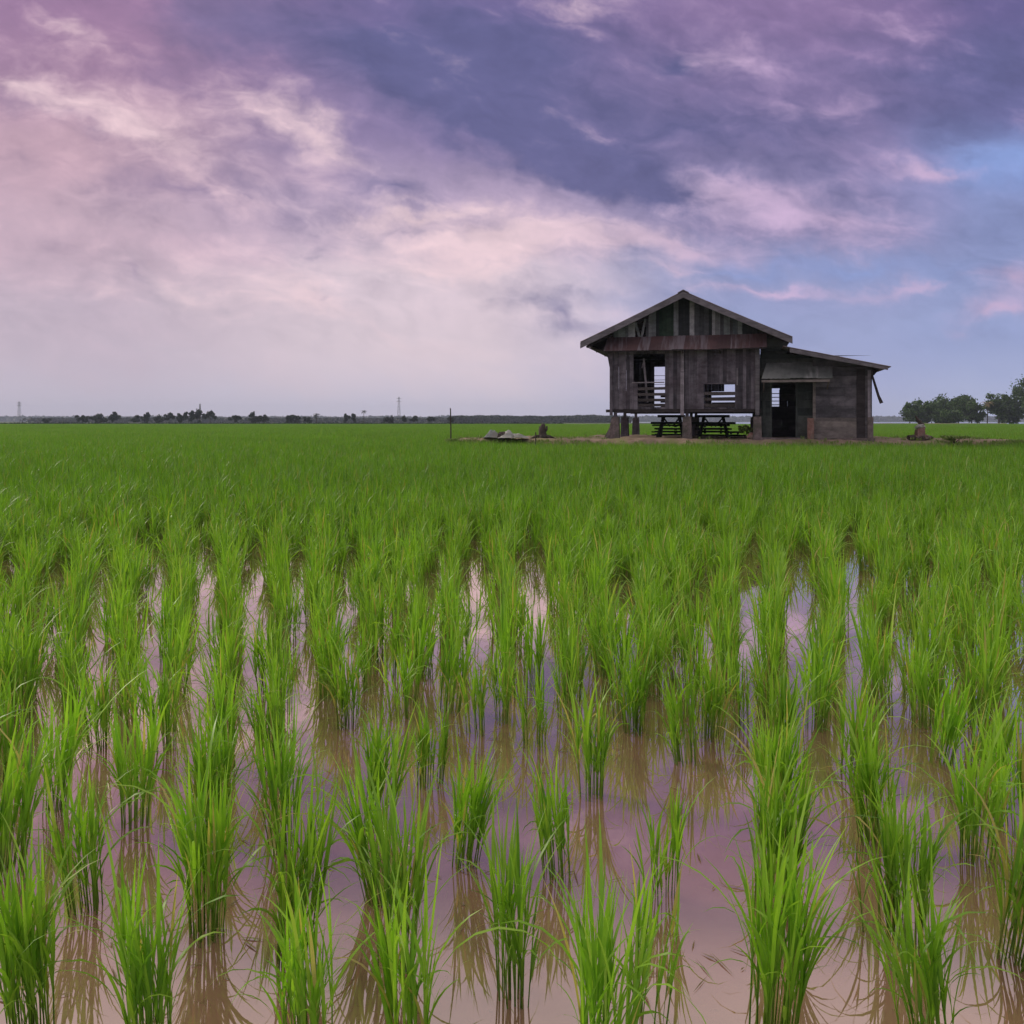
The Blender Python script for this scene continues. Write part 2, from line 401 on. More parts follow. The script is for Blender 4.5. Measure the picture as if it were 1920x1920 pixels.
def at(px, py_or_none, Y, z=None):
    X = (px - 960.0) / F * Y
    Z = z if z is not None else CAMH - (py_or_none - HZ) * Y / F
    return Vector((X, Y, Z))

# ------------------------------------------------------------------ ground, paddy water, banks
def sheet(name, pts, z, m_, kind='structure'):
    me = bpy.data.meshes.new(name); me.from_pydata([(x, y, z) for x, y in pts], [], [tuple(range(len(pts)))])
    me.materials.append(m_); me.update()
    return tag(link(name, me), kind=kind)
sheet('ground', [(-6000, -3000), (6000, -3000), (6000, 6000), (-6000, 6000)], -0.05, GROUND)
sheet('paddy_water', [(-260, -40), (260, -40), (260, 292), (-260, 292)], 0.0, WATER)
sheet('lake', [(118, 296), (700, 296), (1700, 1500), (150, 1500)], -0.02, LAKE)

from mathutils import noise as mnoise
# island of bare earth that carries the house
def island_edge(x):
    """front and back edge (Y) of the bank at world X"""
    if x < -3.2 or x > 22.8: return None
    f0 = np.interp(x, [-3.2, 0, 4, 10, 16, 18, 22.8], [38.8, 37.6, 36.6, 35.6, 34.9, 34.9, 36.6])
    b0 = np.interp(x, [-3.2, -1, 3.6, 4.4, 5, 17.6, 18.5, 22.8], [39.6, 42.0, 43.2, 47, 50, 46.5, 41.5, 37.2])
    return f0 + 0.25 * math.sin(x * 2.1), b0
mb = MB(); nx, ny = 240, 26
for i in range(nx + 1):
    x = -3.2 + 26.0 * i / nx
    f0, b0 = island_edge(min(max(x, -3.19), 22.79))
    for j in range(ny + 1):
        s_ = j / ny; y = f0 + (b0 - f0) * s_
        e = min((y - f0), (b0 - y), (x + 3.2) * 0.9, (22.8 - x) * 0.9)
        k = min(max(e / 0.75, 0), 1); k = k * k * (3 - 2 * k)
        h = 0.66 + 0.10 * mnoise.noise(Vector((x * 0.6, y * 0.6, 0))) + 0.05 * mnoise.noise(Vector((x * 2.7, y * 2.7, 3)))
        mb.v.append((x, y, -0.06 + (h + 0.02) * k))
for i in range(nx):
    for j in range(ny):
        a = i * (ny + 1) + j; mb.face([a, a + ny + 1, a + ny + 2, a + 1])
tag(mb.build('earth_bank', SOIL, smooth=True), kind='structure')
# grass and weeds growing on the bank
def blade_tufts(name, pts, hmin, hmax, m_, nb=9, wd=0.012, spread=0.5):
    V = []
    for (x, y, z) in pts:
        for _ in range(nb):
            a = random.uniform(0, 6.283); h = random.uniform(hmin, hmax); l = random.uniform(0.1, spread) * h
            bx, by = x + random.gauss(0, 0.05), y + random.gauss(0, 0.05)
            dx_, dy_ = math.cos(a) * l, math.sin(a) * l; px_, py_ = -math.sin(a) * wd, math.cos(a) * wd
            V.append([(bx - px_, by - py_, z), (bx + px_, by + py_, z), (bx + dx_ * .4 + px_, by + dy_ * .4 + py_, z + h * .65), (bx + dx_ * .4 - px_, by + dy_ * .4 - py_, z + h * .65)])
            V.append([(bx + dx_ * .4 - px_, by + dy_ * .4 - py_, z + h * .65), (bx + dx_ * .4 + px_, by + dy_ * .4 + py_, z + h * .65), (bx + dx_, by + dy_, z + h), (bx + dx_, by + dy_, z + h * .98)])
    return quads_mesh(name, np.array(V, dtype=float), m_)
pts = []
while len(pts) < 2400:
    x = random.uniform(-3, 22.6); f0, b0 = island_edge(x); y = random.uniform(f0, b0)
    e = min(y - f0, b0 - y)
    dens = 1.0 if e < 0.45 else (0.10 if mnoise.noise(Vector((x * .5, y * .5, 9))) > 0.05 else 0.01)
    if 4.3 < x < 16 and 36.5 < y < 48: dens *= 0.1
    if random.random() > dens: continue
    pts.append((x, y, 0.60 if e > 0.7 else 0.2 + 0.5 * e / 0.7))
tag(link('bank_grass', blade_tufts('bank_grass', pts, 0.05, 0.15, WEED, 7)), 'short grass and weeds along the edges of the bare earth bank', 'grass', kind='stuff')

# ------------------------------------------------------------------ rice clumps
def clump_mesh(seed, nt=None, hmul=1.0, spread=1.0, segs=8):
    """a hill of rice: upright tillers, each carrying a few long leaves that leave the stem one after another"""
    g = np.random.default_rng(seed)
    nt = nt or int(g.integers(18, 28))
    V = []; UV = []; Fc = []
    glean = R(g.uniform(0, 9)); gaz = g.uniform(0, 2 * math.pi)
    for _ in range(nt):
        a = g.uniform(0, 2 * math.pi)
        r0 = 0.052 * math.sqrt(g.uniform(0.02, 1))
        tl = R(g.uniform(0, 3) + 80 * r0 * spread); taz = a + g.normal(0, 0.5)
        td = np.array([math.sin(tl) * math.cos(taz) + math.sin(glean) * math.cos(gaz), math.sin(tl) * math.sin(taz) + math.sin(glean) * math.sin(gaz), math.cos(tl)])
        td /= np.linalg.norm(td)
        th_ = g.uniform(0.75, 1.12) * hmul
        base = np.array([r0 * math.cos(a), r0 * math.sin(a), -0.02])
        trb = float(g.uniform())
        for q in range(int(g.integers(3, 6))):
            stem = g.uniform(0.07, 0.21) * th_
            L = g.uniform(0.20, 0.34) * th_ * (1.0 if stem > .1 else .8)
            if q == 0: stem = 0.22 * th_; off = R(g.uniform(1, 8)); bend = R(g.uniform(0, 16))
            else:
                off = R(g.uniform(2, 17) * (0.6 + 0.4 * spread)); k = g.uniform()
                bend = R(g.uniform(4, 26)) if k < .42 else R(g.uniform(26, 70)) if k < .82 else R(g.uniform(70, 135))
            baz = g.uniform(0, 2 * math.pi) if g.uniform() < .6 else taz + g.normal(0, .8)
            bd = np.array([math.cos(baz), math.sin(baz), 0.0])
            tw = g.uniform(0, 2 * math.pi); twr = g.normal(0, .5)
            if q and bend > R(40) and g.uniform() < .5: L *= 1.35; off *= 1.5
            wid = g.uniform(0.0022, 0.0040)
            dead = g.uniform() < 0.045
            rb = 1.0 if dead else min(0.93, max(0.0, 0.55 * trb + 0.45 * float(g.uniform())))
            T = stem + L; p = base + td * 0.0; k0 = len(V); fs = stem / T
            ss = [0, fs * .5, fs] + [fs + (1 - fs) * (i + 1) / (segs - 2) for i in range(segs - 2)]
            last = 0
            for s_ in ss:
                t_ = max((s_ - fs) / (1 - fs), 0)
                ang = 0 if t_ == 0 else off * min(t_ * 5, 1) + bend * t_ ** 1.9
                d = td * math.cos(ang) + bd * math.sin(ang); d /= np.linalg.norm(d)
                p = p + d * ((s_ - last) * T); last = s_
                ph = tw + twr * s_
                sdir = np.array([math.cos(ph), math.sin(ph), 0.0])
                if t_ > 0.2: sdir = np.cross(d, bd) + sdir * 0.35
                sdir -= d * sdir.dot(d); sdir /= (np.linalg.norm(sdir) + 1e-9)
                wv = wid * (0.55 + .1 * (s_ < .05)) if t_ == 0 else wid * (0.75 + 0.5 * min(t_ / .35, 1)) * max(1 - (max(t_ - .45, 0) / .55) ** 1.6, 0.02)
                for sg in (-1, 1):
                    V.append(p + sdir * wv * sg); UV.append((rb, p[2] / (0.46 * hmul)))
            for i in range(len(ss) - 1):
                q_ = k0 + 2 * i; Fc.append((q_, q_ + 1, q_ + 3, q_ + 2))
    me = bpy.data.meshes.new('rice_clump')
    me.from_pydata([tuple(x) for x in V], [], Fc)
    uvl = me.uv_layers.new(name='UVMap')
    li = np.array([vi for f_ in Fc for vi in f_]); uvl.data.foreach_set('uv', np.array(UV)[li].reshape(-1))
    me.polygons.foreach_set('use_smooth', [True] * len(Fc))
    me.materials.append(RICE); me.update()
    return me

GROUP = 'rice clumps planted in the flooded paddy'
# (pixel column, pixel row of the foot, height factor, label)
NEAR = [
 (70, 1950, 1.0, 'thick rice clump cut off by the bottom edge, leftmost of the front clumps'),
 (280, 1990, 1.0, 'bushy rice clump with bent leaf tips at the bottom edge, second from the left'),
 (585, 1985, 0.95, 'pale green rice clump at the bottom edge, third from the left'),
 (772, 2010, 1.1, 'tall loose rice clump with wide arching blades, left of the bottom middle'),
 (1130, 2040, 1.05, 'broad bladed rice clump rising from the bottom edge, right of the middle'),
 (1449, 1950, 1.15, 'dense upright rice clump like a green column at the bottom edge'),
 (1745, 2000, 1.0, 'rice clump with one long arching blade at the bottom right edge'),
 (161, 1705, 1.0, 'slim rice clump behind the two front clumps of the left corner'),
 (12, 1640, 1.1, 'tall rice clump cut by the left edge of the photo'),
 (383, 1755, 1.15, 'big dark footed rice clump in the left part of the front water'),
 (547, 1795, 1.1, 'rice clump with straight parallel stems beside the open brown water, left of centre'),
 (965, 1868, 1.0, 'rice clump standing alone in open water at the bottom middle'),
 (740, 1815, 1.1, 'leaning rice clump behind the tall loose clump at the bottom, left of the middle'),
 (1211, 1918, 0.95, 'thin stemmed rice clump near the bottom edge with brown water on its right'),
 (1240, 1685, 0.8, 'sparse thin rice clump with few stems in the wide pool right of the middle'),
 (1653, 1750, 1.0, 'thin left one of two touching rice clumps on the right side of the wide pool'),
 (1702, 1768, 0.95, 'right one of two touching rice clumps on the right side of the wide pool'),
 (1906, 1806, 1.05, 'rice clump with a sharp brown reflection, cut by the right edge'),
 (868, 1618, 0.95, 'compact rice clump with pale straight stems and long reflection in the middle'),
 (1049, 1646, 0.85, 'narrow rice clump next to a brown reflection just right of the centre'),
 (1830, 1612, 1.0, 'rice clump with a wide sharp foot above a brown reflection near the right edge'),
 (1445, 1712, 1.1, 'rice clump directly behind the dense green column at the bottom edge'),
 (716, 1685, 1.05, 'rice clump filling the column of leaves left of the compact middle clump'),
 (103, 1522, 1.1, 'rice clump with a dark round foot in the left lane of bright water'),
 (253, 1545, 1.0, 'yellowish green rice clump with a dark foot, second along the left lanes'),
 (1109, 1494, 1.0, 'rice clump with bunched stems and clean foot in open water right of centre'),
 (806, 1472, 0.8, 'small low rice clump left of the compact middle clump'),
 (530, 1590, 1.05, 'rice clump rising behind the one with straight parallel stems'),
 (400, 1580, 1.05, 'rice clump rising behind the big dark footed clump on the left'),
 (708, 1545, 1.0, 'second clump back in the leaf column left of the compact middle clump'),
 (1450, 1560, 1.05, 'third clump back in the column behind the dense front one'),
 (1637, 1580, 1.0, 'rice clump in the column leading up from the two touching clumps'),
 (1600, 1455, 1.0, 'rice clump further up the column above the two touching clumps'),
 (1768, 1434, 0.9, 'low rice clump standing among reflections right of the second column'),
 (1732, 1362, 1.0, 'rice clump with a brown reflection below it in the right field'),
 (1840, 1490, 1.0, 'rice clump just behind the wide footed one near the right edge'),
 (308, 1406, 1.0, 'slender rice clump standing between two bright lanes of water on the left'),
 (181, 1402, 1.0, 'rice clump between the left edge lane and the slender clump'),
 (425, 1440, 1.0, 'arching rice clump between the two bright lanes left of centre'),
 (515, 1440, 1.0, 'rice clump right of the broad bright lane left of centre'),
 (650, 1361, 0.95, 'rice clump with reflected stems below it, just left of centre'),
 (616, 1308, 1.0, 'short footed rice clump ending the narrow bright lane left of centre'),
 (893, 1374, 0.85, 'thin rice clump behind the compact middle clump'),
 (1001, 1398, 0.9, 'thin rice clump behind the clump standing alone at the bottom middle'),
 (843, 1334, 1.0, 'rice clump above the small low clump left of the middle'),
 (1190, 1373, 0.9, 'loose rice clump beyond the bunched clump in open water'),
 (1226, 1307, 1.05, 'rice clump with a clean foot over a broad brown reflection right of the middle'),
 (1286, 1430, 0.95, 'bright rice clump in front of the broad one at the right lane'),
 (1336, 1384, 1.05, 'broad dark footed rice clump at the left side of the right lane'),
 (1462, 1440, 1.0, 'rice clump in the single column between the two right lanes, fourth back'),
 (795, 1270, 1.0, 'small footed rice clump beyond the middle of the flooded area'),
 (5, 1470, 1.0, 'rice clump half outside the left edge beyond the tall one'),
 (1905, 1560, 1.0, 'rice clump half outside the right edge above the sharp reflection'),
 (1000, 1290, 1.0, 'rice clump in the centre where the open water begins to close'),
]
near_pts = []
def place_rice(me, X, Y, rz, sc, label, grp=GROUP, zs=1.0):
    o = bpy.data.objects.new('rice_plant', me); COL.objects.link(o)
    o.location = (X, Y, 0); o.rotation_euler = (random.gauss(0, 0.04), random.gauss(0, 0.04), rz); o.scale = (sc, sc, sc * zs)
    tag(o, label, 'rice plant', grp)
    return o
for i, (px, py, hm, lab) in enumerate(NEAR):
    Y = CAMH * F / (py - HZ); X = (px - 960) / F * Y
    near_pts.append((X, Y))
    nb = 11 if ('sparse' in lab or 'thin ' in lab) else (34 if ('dense' in lab or 'thick' in lab or 'big' in lab) else None)
    me = clump_mesh(1000 + i, nb, hm * 0.90, 0.25 if ('compact' in lab or 'bunched' in lab or 'narrow' in lab) else 0.45, 10)
    place_rice(me, X, Y, 0, 1.0, lab)

variants = [clump_mesh(50 + i, 12 + (i * 5) % 10, 0.90, 0.2 if i % 2 == 0 else 0.85, 7) for i in range(14)]

# planting: rows jittered, slightly fanned where the lanes run away from the camera
def blocked(X, Y):
    if X < -3.4 or X > 23.0: return False
    ed = island_edge(min(max(X, -3.19), 22.79))
    return ed[0] - 0.1 < Y < ed[1] + 0.3 and -3.2 < X < 22.8
cand = []
# (bearing of the row in pixels of the view, how straight it runs)
ROWS = [(-190, 2), (-105, 2), (-25, 1), (58, 1), (135, 1), (235, 1), (330, 0), (425, 0), (526, 0), (603, 0), (692, 1), (772, 2), (848, 1), (948, 1), (1062, 1),
        (1138, 2), (1215, 2), (1290, 2), (1365, 0), (1456, 0), (1556, 0), (1655, 1), (1738, 2), (1815, 1), (1876, 1), (1960, 1), (2040, 2), (2120, 2)]
Y = 3.0
while Y < 10.2:
    for (bx, jit) in ROWS:
        X = (bx + random.gauss(0, (6, 11, 20)[jit] * (1 + max(Y - 6.5, 0) * .35)) + 9 * math.sin(Y * 1.7 + bx) - 960) / F * Y
        if abs(X) > 0.66 * Y + 0.9: continue
        cand.append((X, Y + random.gauss(0, 0.05)))
        if random.random() < (Y - 6.3) * (.06, .22, .40)[jit]: cand.append((X + random.choice((-.5, .5)) * 90 / F * Y + random.gauss(0, .05), Y + random.gauss(0, .08)))
    Y += 0.26 - .012 * max(Y - 6, 0)
while Y < 12.0:
    half = 0.66 * Y + 0.9
    n_ = int(2 * half / 0.28)
    for i in range(n_):
        cand.append((-half + (i + 0.5) * 0.28 + random.gauss(0, 0.06), Y + random.gauss(0, 0.06)))
    Y += 0.22
mid = []
kept = list(near_pts)
for X, Y in sorted(cand, key=lambda q: q[1]):
    row_px = HZ + CAMH * F / Y
    if row_px > 1372 and abs(X) < 0.6 * Y + 0.05: continue      # that zone is filled by the hand-placed clumps
    if Y < 3.6 and abs(X) < 0.6 * Y + 0.05: continue
    if Y < 4.6 and min((X - a) ** 2 + (Y - b_) ** 2 for a, b_ in kept) < 0.17 ** 2: continue
    if random.random() < 0.035: continue
    kept.append((X, Y)); mid.append((X, Y))
mid.sort(key=lambda q: q[1])
inview = [q for q in mid if abs(q[0]) < 0.6 * q[1] + 0.1]
n_ind = 300 - len(NEAR)
ind = set(inview[:n_ind])
rest_pts = [q for q in mid if q not in ind]
ZL = ['rice clump beyond the front ones, crowded in the left third of the paddy',
      'rice clump beyond the front ones, crowded in the middle third of the paddy',
      'rice clump beyond the front ones, crowded in the right third of the paddy']
ZG = [GROUP + ', left third', GROUP + ', middle third', GROUP + ', right third']
for (X, Y) in sorted(ind, key=lambda q: q[1]):
    me = variants[(random.randrange(7) * 2 + (random.random() < .25))]
    px = 960 + F * X / Y
    z_ = 0 if px < 640 else (1 if px < 1280 else 2)
    place_rice(me, X, Y, random.uniform(0, 6.283), random.uniform(0.80, 1.14), ZL[z_], ZG[z_], random.uniform(0.95, 1.15))
srcs = [o for o in COL.objects if o.name.startswith('rice_plant') and o.data in variants]
seen = {}
for o in srcs: seen.setdefault(o.data.name, o)
srcs = list(seen.values())

# everything further off is one mass: single clumps to 46 m, 2.1 m patches of clumps beyond
P_, ROT, SC, VAR, FAR = [], [], [], [], []
for X, Y in rest_pts: P_.append((X, Y, 0)); FAR.append(0)
Y = 12.0
while Y < 46:
    half = 0.68 * Y + 1.5
    n_ = int(2 * half / 0.29)
    for i in range(n_):
        X = -half + (i + 0.5) * 0.29 + random.gauss(0, 0.04); YY = Y + random.gauss(0, 0.05)
        if blocked(X, YY): continue
        P_.append((X, YY, 0)); FAR.append(0)
    Y += 0.235
Y = 47
while Y < 286:
    half = 0.72 * Y + 6
    n_ = int(2 * half / 2.05)
    for i in range(n_):
        X = -half + (i + 0.5) * 2.05; 
        if X > 118 and Y > 285: continue
        if any(blocked(X + a, Y + b_) for a in (-1.2, 1.2) for b_ in (-1.2, 1.2)): continue
        P_.append((X, Y, 0)); FAR.append(1)
    Y += 2.05
# strip between the 46 m limit and the first patches behind the bank
N = len(P_)
for X, Y in [(x_, y_) for y_ in np.arange(0.9, 12, .26) for x_ in np.arange(-12, 12, .3)]:      # the paddy goes on to both sides of the view
    if abs(X) < (0.62 * Y + .2 if Y < 3.2 else 0.66 * Y + .95) or abs(X) > 0.7 * Y + 4: continue
    P_.append((X + random.gauss(0, .04), Y + random.gauss(0, .05), 0)); FAR.append(0)
N = len(P_)
me = bpy.data.meshes.new('rice_field'); me.from_pydata(P_, [], [])
def fattr(name, arr, typ='FLOAT'):
    a = me.attributes.new(name, typ, 'POINT'); a.data.foreach_set('value', arr)
FARa = np.array(FAR)
fattr('rot', np.where(FARa == 1, rng.integers(0, 4, N) * math.pi / 2, rng.uniform(0, 6.283, N)).astype(np.float32))
hs = np.array([mnoise.noise(Vector((p[0] * .25, p[1] * .25, 1))) for p in P_])
fattr('scl', (np.where(FARa == 1, rng.uniform(0.97, 1.03, N), rng.uniform(0.84, 1.2, N)) * (1 + 0.10 * hs) * np.array([1.0 + 0.16 * min(max((p[1] - 6) / 8, 0), 1) for p in P_])).astype(np.float32))
fattr('var', rng.integers(0, 14, N).astype(np.int32), 'INT')
fattr('isfar', FARa.astype(np.int32), 'INT')
field = link('rice_field', me)
tag(field, 'dense green rice field reaching from the flooded front to the far trees', 'rice field', kind='stuff')
gt = bpy.data.node_groups.new('rice_field', 'GeometryNodeTree')
gt.interface.new_socket('Geometry', in_out='INPUT', socket_type='NodeSocketGeometry')
gt.interface.new_socket('Geometry', in_out='OUTPUT', socket_type='NodeSocketGeometry')
g = NT(gt)
gi = g.new('NodeGroupInput'); go = g.new('NodeGroupOutput')
jo = g.new('GeometryNodeJoinGeometry')
for s_ in srcs:
    oi = g.new('GeometryNodeObjectInfo'); oi.transform_space = 'ORIGINAL'
    oi.inputs['Object'].default_value = s_; oi.inputs['As Instance'].default_value = True
    g.link(oi.outputs['Geometry'], jo.inputs[0])
def named(nm, typ='FLOAT'):
    n_ = g.new('GeometryNodeInputNamedAttribute', data_type=typ); n_.inputs[0].default_value = nm
    return n_.outputs[0]
def combine(z):
    c_ = g.new('ShaderNodeCombineXYZ'); g.link(z, c_.inputs[2]); return c_.outputs[0]
cmpn = g.new('FunctionNodeCompare', data_type='INT', operation='EQUAL')
ci = [i_ for i_ in cmpn.inputs if i_.type == 'INT']
g.link(named('isfar', 'INT'), ci[0]); ci[1].default_value = 0
near_sel = cmpn.outputs[0]
notn = g.new('FunctionNodeBooleanMath', operation='NOT'); g.link(near_sel, notn.inputs[0])
ip = g.new('GeometryNodeInstanceOnPoints')
g.link(gi.outputs[0], ip.inputs['Points']); g.link(near_sel, ip.inputs['Selection']); g.link(jo.outputs[0], ip.inputs['Instance'])
ip.inputs['Pick Instance'].default_value = True
g.link(named('var', 'INT'), ip.inputs['Instance Index'])
g.link(combine(named('rot')), ip.inputs['Rotation']); g.link(named('scl'), ip.inputs['Scale'])
# a patch of clumps, realised once and instanced
pj = g.new('GeometryNodeJoinGeometry')
for sd_ in range(3):
    gr = g.new('GeometryNodeMeshGrid'); gr.inputs[0].default_value = 1.8; gr.inputs[1].default_value = 1.8
    gr.inputs[2].default_value = 7; gr.inputs[3].default_value = 7
    rv = g.new('FunctionNodeRandomValue', data_type='FLOAT_VECTOR'); rv.inputs[0].default_value = (-0.09, -0.09, 0); rv.inputs[1].default_value = (0.09, 0.09, 0)
    rv.inputs['Seed'].default_value = 11 + sd_
    sp_ = g.new('GeometryNodeSetPosition'); g.link(gr.outputs[0], sp_.inputs[0]); g.link(rv.outputs[0], sp_.inputs['Offset'])
    ip2 = g.new('GeometryNodeInstanceOnPoints'); g.link(sp_.outputs[0], ip2.inputs['Points']); g.link(jo.outputs[0], ip2.inputs['Instance'])
    ip2.inputs['Pick Instance'].default_value = True
    ri = g.new('FunctionNodeRandomValue', data_type='INT')
    ints = [i_ for i_ in ri.inputs if i_.type == 'INT']
    ints[0].default_value = 0; ints[1].default_value = 13; ri.inputs['Seed'].default_value = 5 + sd_
    g.link([o_ for o_ in ri.outputs if o_.type == 'INT'][0], ip2.inputs['Instance Index'])
    rr = g.new('FunctionNodeRandomValue', data_type='FLOAT_VECTOR'); rr.inputs[0].default_value = (0, 0, 0); rr.inputs[1].default_value = (0, 0, 6.28); rr.inputs['Seed'].default_value = 3 + sd_
    g.link(rr.outputs[0], ip2.inputs['Rotation'])
    rs = g.new('FunctionNodeRandomValue', data_type='FLOAT'); fl = [i_ for i_ in rs.inputs if i_.type == 'VALUE']; fl[0].default_value = 0.84; fl[1].default_value = 1.2; rs.inputs['Seed'].default_value = 23 + sd_
    g.link([o_ for o_ in rs.outputs if o_.type == 'VALUE'][0], ip2.inputs['Scale'])
    rz = g.new('GeometryNodeRealizeInstances'); g.link(ip2.outputs[0], rz.inputs[0])
    gti = g.new('GeometryNodeGeometryToInstance'); g.link(rz.outputs[0], gti.inputs[0])
    g.link(gti.outputs[0], pj.inputs[0])
ip3 = g.new('GeometryNodeInstanceOnPoints')
g.link(gi.outputs[0], ip3.inputs['Points']); g.link(notn.outputs[0], ip3.inputs['Selection']); g.link(pj.outputs[0], ip3.inputs['Instance'])
ip3.inputs['Pick Instance'].default_value = True
g.link(named('var', 'INT'), ip3.inputs['Instance Index'])
g.link(combine(named('rot')), ip3.inputs['Rotation']); g.link(named('scl'), ip3.inputs['Scale'])
jf = g.new('GeometryNodeJoinGeometry'); g.link(ip.outputs[0], jf.inputs[0]); g.link(ip3.outputs[0], jf.inputs[0])
g.link(jf.outputs[0], go.inputs[0])
md = field.modifiers.new('rice_field', 'NODES'); md.node_group = gt

# ------------------------------------------------------------------ the house on stilts
TH = R(-15.0)
H0 = Vector((4.51, 39.0, 0.0)); EU = Vector((math.cos(TH), math.sin(TH), 0)); EW = Vector((-math.sin(TH), math.cos(TH), 0))
GZ = 0.66
def U(px, w_=0.0):
    t_ = (px - 960.0) / F; b_ = H0 + EW * w_
    return (t_ * b_.y - b_.x) / (EU.x - t_ * EU.y)
def Zz(py, u_, w_=0.0):
    Y_ = H0.y + u_ * EU.y + w_ * EW.y
    return CAMH - (py - HZ) * Y_ / F
def UZ(px, py, w_=0.0):
    u_ = U(px, w_); return u_, Zz(py, u_, w_)
house = empty('stilt_house', H0, TH)
tag(house, 'abandoned grey timber house on stilts with a low side extension, standing on the earth bank', 'house')
UR = U(1425)                       # right corner of the main front
DEP = 8.2                          # depth of the main house
WF = -0.95                         # roof overhang in front
FL = Zz(767, 0)                    # underside of the wall planks
# roof profile in the plane of the front overhang
uL, zL = UZ(1088, 637, WF); uP, zP = UZ(1281, 546, WF); uRt, zRt = UZ(1486, 637, WF)
zE = (zL + zRt) / 2
def roof_z(u_):
    return zE + (zP - zE) * ((u_ - uL) / (uP - uL) if u_ < uP else (uRt - u_) / (uRt - uP))
def planks(mb_, u0, u1, zlo, zhi_fn, w_, th_, wd, holes=(), jit=0.02, mi_fn=None, skip=0.0, vertical_gap=0.006):
    u_ = u0
    while u_ < u1 - 0.02:
        ww = min(wd * random.uniform(0.8, 1.25), u1 - u_)
        a, b_ = u_ + vertical_gap / 2, u_ + ww - vertical_gap / 2
        c_ = (a + b_) / 2
        iv = [(zlo - random.uniform(0, jit), zhi_fn(a), zhi_fn(b_))]
        segs_ = []
        lo, h1, h2 = iv[0]
        cur = lo
        hs_ = sorted([(z0, z1) for (x0, x1, z0, z1) in holes if x0 < c_ < x1])
        for z0, z1 in hs_:
            if z0 > cur: segs_.append((cur, z0 + random.uniform(-jit, jit), z0 + 0.0))
            cur = max(cur, z1)
        segs_.append((cur, h1, h2))
        off = random.uniform(-0.008, 0.008)
        if mi_fn: mb_.cur = mi_fn(c_)
        if random.random() >= skip:
            for lo_, ha, hb in segs_:
                if min(ha, hb) - lo_ < 0.02: continue
                y0, y1 = w_ + off, w_ + off + th_
                mb_.hexa([(a, y0, lo_), (b_, y0, lo_), (b_, y1, lo_), (a, y1, lo_), (a, y0, ha), (b_, y0, hb), (b_, y1, hb), (a, y1, ha)])
        u_ += ww

def hole(px0, px1, py0, py1, w_=0.0):
    x0, zt = UZ(px0, py0, w_); x1, zb = UZ(px1, py1, w_)
    return (x0, x1, zb, zt)
W1a = hole(1187, 1245, 664, 717); W1b = hole(1195, 1245, 717, 763); W2 = hole(1320, 1378, 720, 764)
WT = Zz(640, 0)                     # top of the front wall, hidden by the awning
mb = MB(); planks(mb, 0.0, UR, FL, lambda u_: WT, 0.0, 0.022, 0.165, [W1a, W1b, W2], 0.02)
fx, fz = UZ(1138, 662); gx, gz = UZ(1146, 706)
mb.hexa([(gx, .004, gz), (.12, .004, gz), (.12, .02, gz), (gx, .02, gz), (fx, .004, fz), (.12, .004, fz), (.12, .02, fz), (fx, .02, fz)])
tag(mb.build('front_wall', WALL, house), 'weathered vertical plank wall')
# left, right and back walls of the main house
mb = MB()
def side_planks(mb_, x_, w0, w1, zlo, zhi, wd=0.17, holes=()):
    y = w0
    while y < w1 - 0.02:
        ww = min(wd * random.uniform(0.85, 1.2), w1 - y)
        segs_ = []; cur = zlo
        for (a, b_, z0, z1) in holes:
            if a < y + ww / 2 < b_: segs_.append((cur, z0)); cur = z1
        segs_.append((cur, zhi))
        o_ = random.uniform(-0.006, 0.006)
        for z0, z1 in segs_: mb_.box(x_ + o_, x_ + o_ + 0.022, y + 0.003, y + ww - 0.003, z0, z1)
        y += ww
side_planks(mb, 0.0, 0.03, DEP, FL, 4.8, holes=[(2.2, 3.2, FL + 1.0, FL + 2.1), (5.2, 6.2, FL + 1.0, FL + 2.1)])
mb.build('side_wall', WALL, house)
mb = MB()
side_planks(mb, UR - 0.03, 0.03, DEP, FL, 4.8)
mb.build('side_wall', WALL, house)
mb = MB()
B1 = hole(1227, 1252, 688, 768, DEP); B2 = hole(1361, 1380, 721, 734, DEP); B3 = hole(1336, 1380, 734, 762, DEP)
planks(mb, 0.0, UR, FL, lambda u_: 4.84, DEP, 0.022, 0.17, [B1, B2, B3], 0.01, vertical_gap=0.002)
mb.build('back_wall', WALL, house)
# broken horizontal slats behind the openings
def slats(name, h, n_, w_, th_, mt, wd=0.5, lean=0.02):
    m2 = MB(); x0, x1, zb, zt = h
    for i in range(n_):
        zc = zb + (zt - zb) * (i + 0.5) / n_; hh = (zt - zb) / n_ * wd / 2
        dz_ = random.uniform(-lean, lean)
        p = [(x0 - .04, w_, zc - hh), (x1 + .04, w_, zc - hh + dz_), (x1 + .04, w_ + th_, zc - hh + dz_), (x0 - .04, w_ + th_, zc - hh),
             (x0 - .04, w_, zc + hh), (x1 + .04, w_, zc + hh + dz_), (x1 + .04, w_ + th_, zc + hh + dz_), (x0 - .04, w_ + th_, zc + hh)]
        m2.hexa(p)
    return m2.build(name, mt, house)
slats('window_slats', hole(1195, 1245, 724, 765), 4, 0.035, 0.02, SLAT, 0.5)
slats('window_slats', hole(1320, 1378, 732, 765), 3, 0.035, 0.02, SLAT, 0.52)
slats('window_slats', hole(1240, 1252, 738, 768, DEP), 3, DEP - 0.03, 0.02, SLAT, 0.45)
slats('window_slats', hole(1336, 1380, 734, 762, DEP), 3, DEP - 0.03, 0.02, SLAT, 0.62)
slats('window_bars', hole(1227, 1252, 700, 725, DEP), 3, DEP + 0.03, 0.015, WALL_H, 0.10)
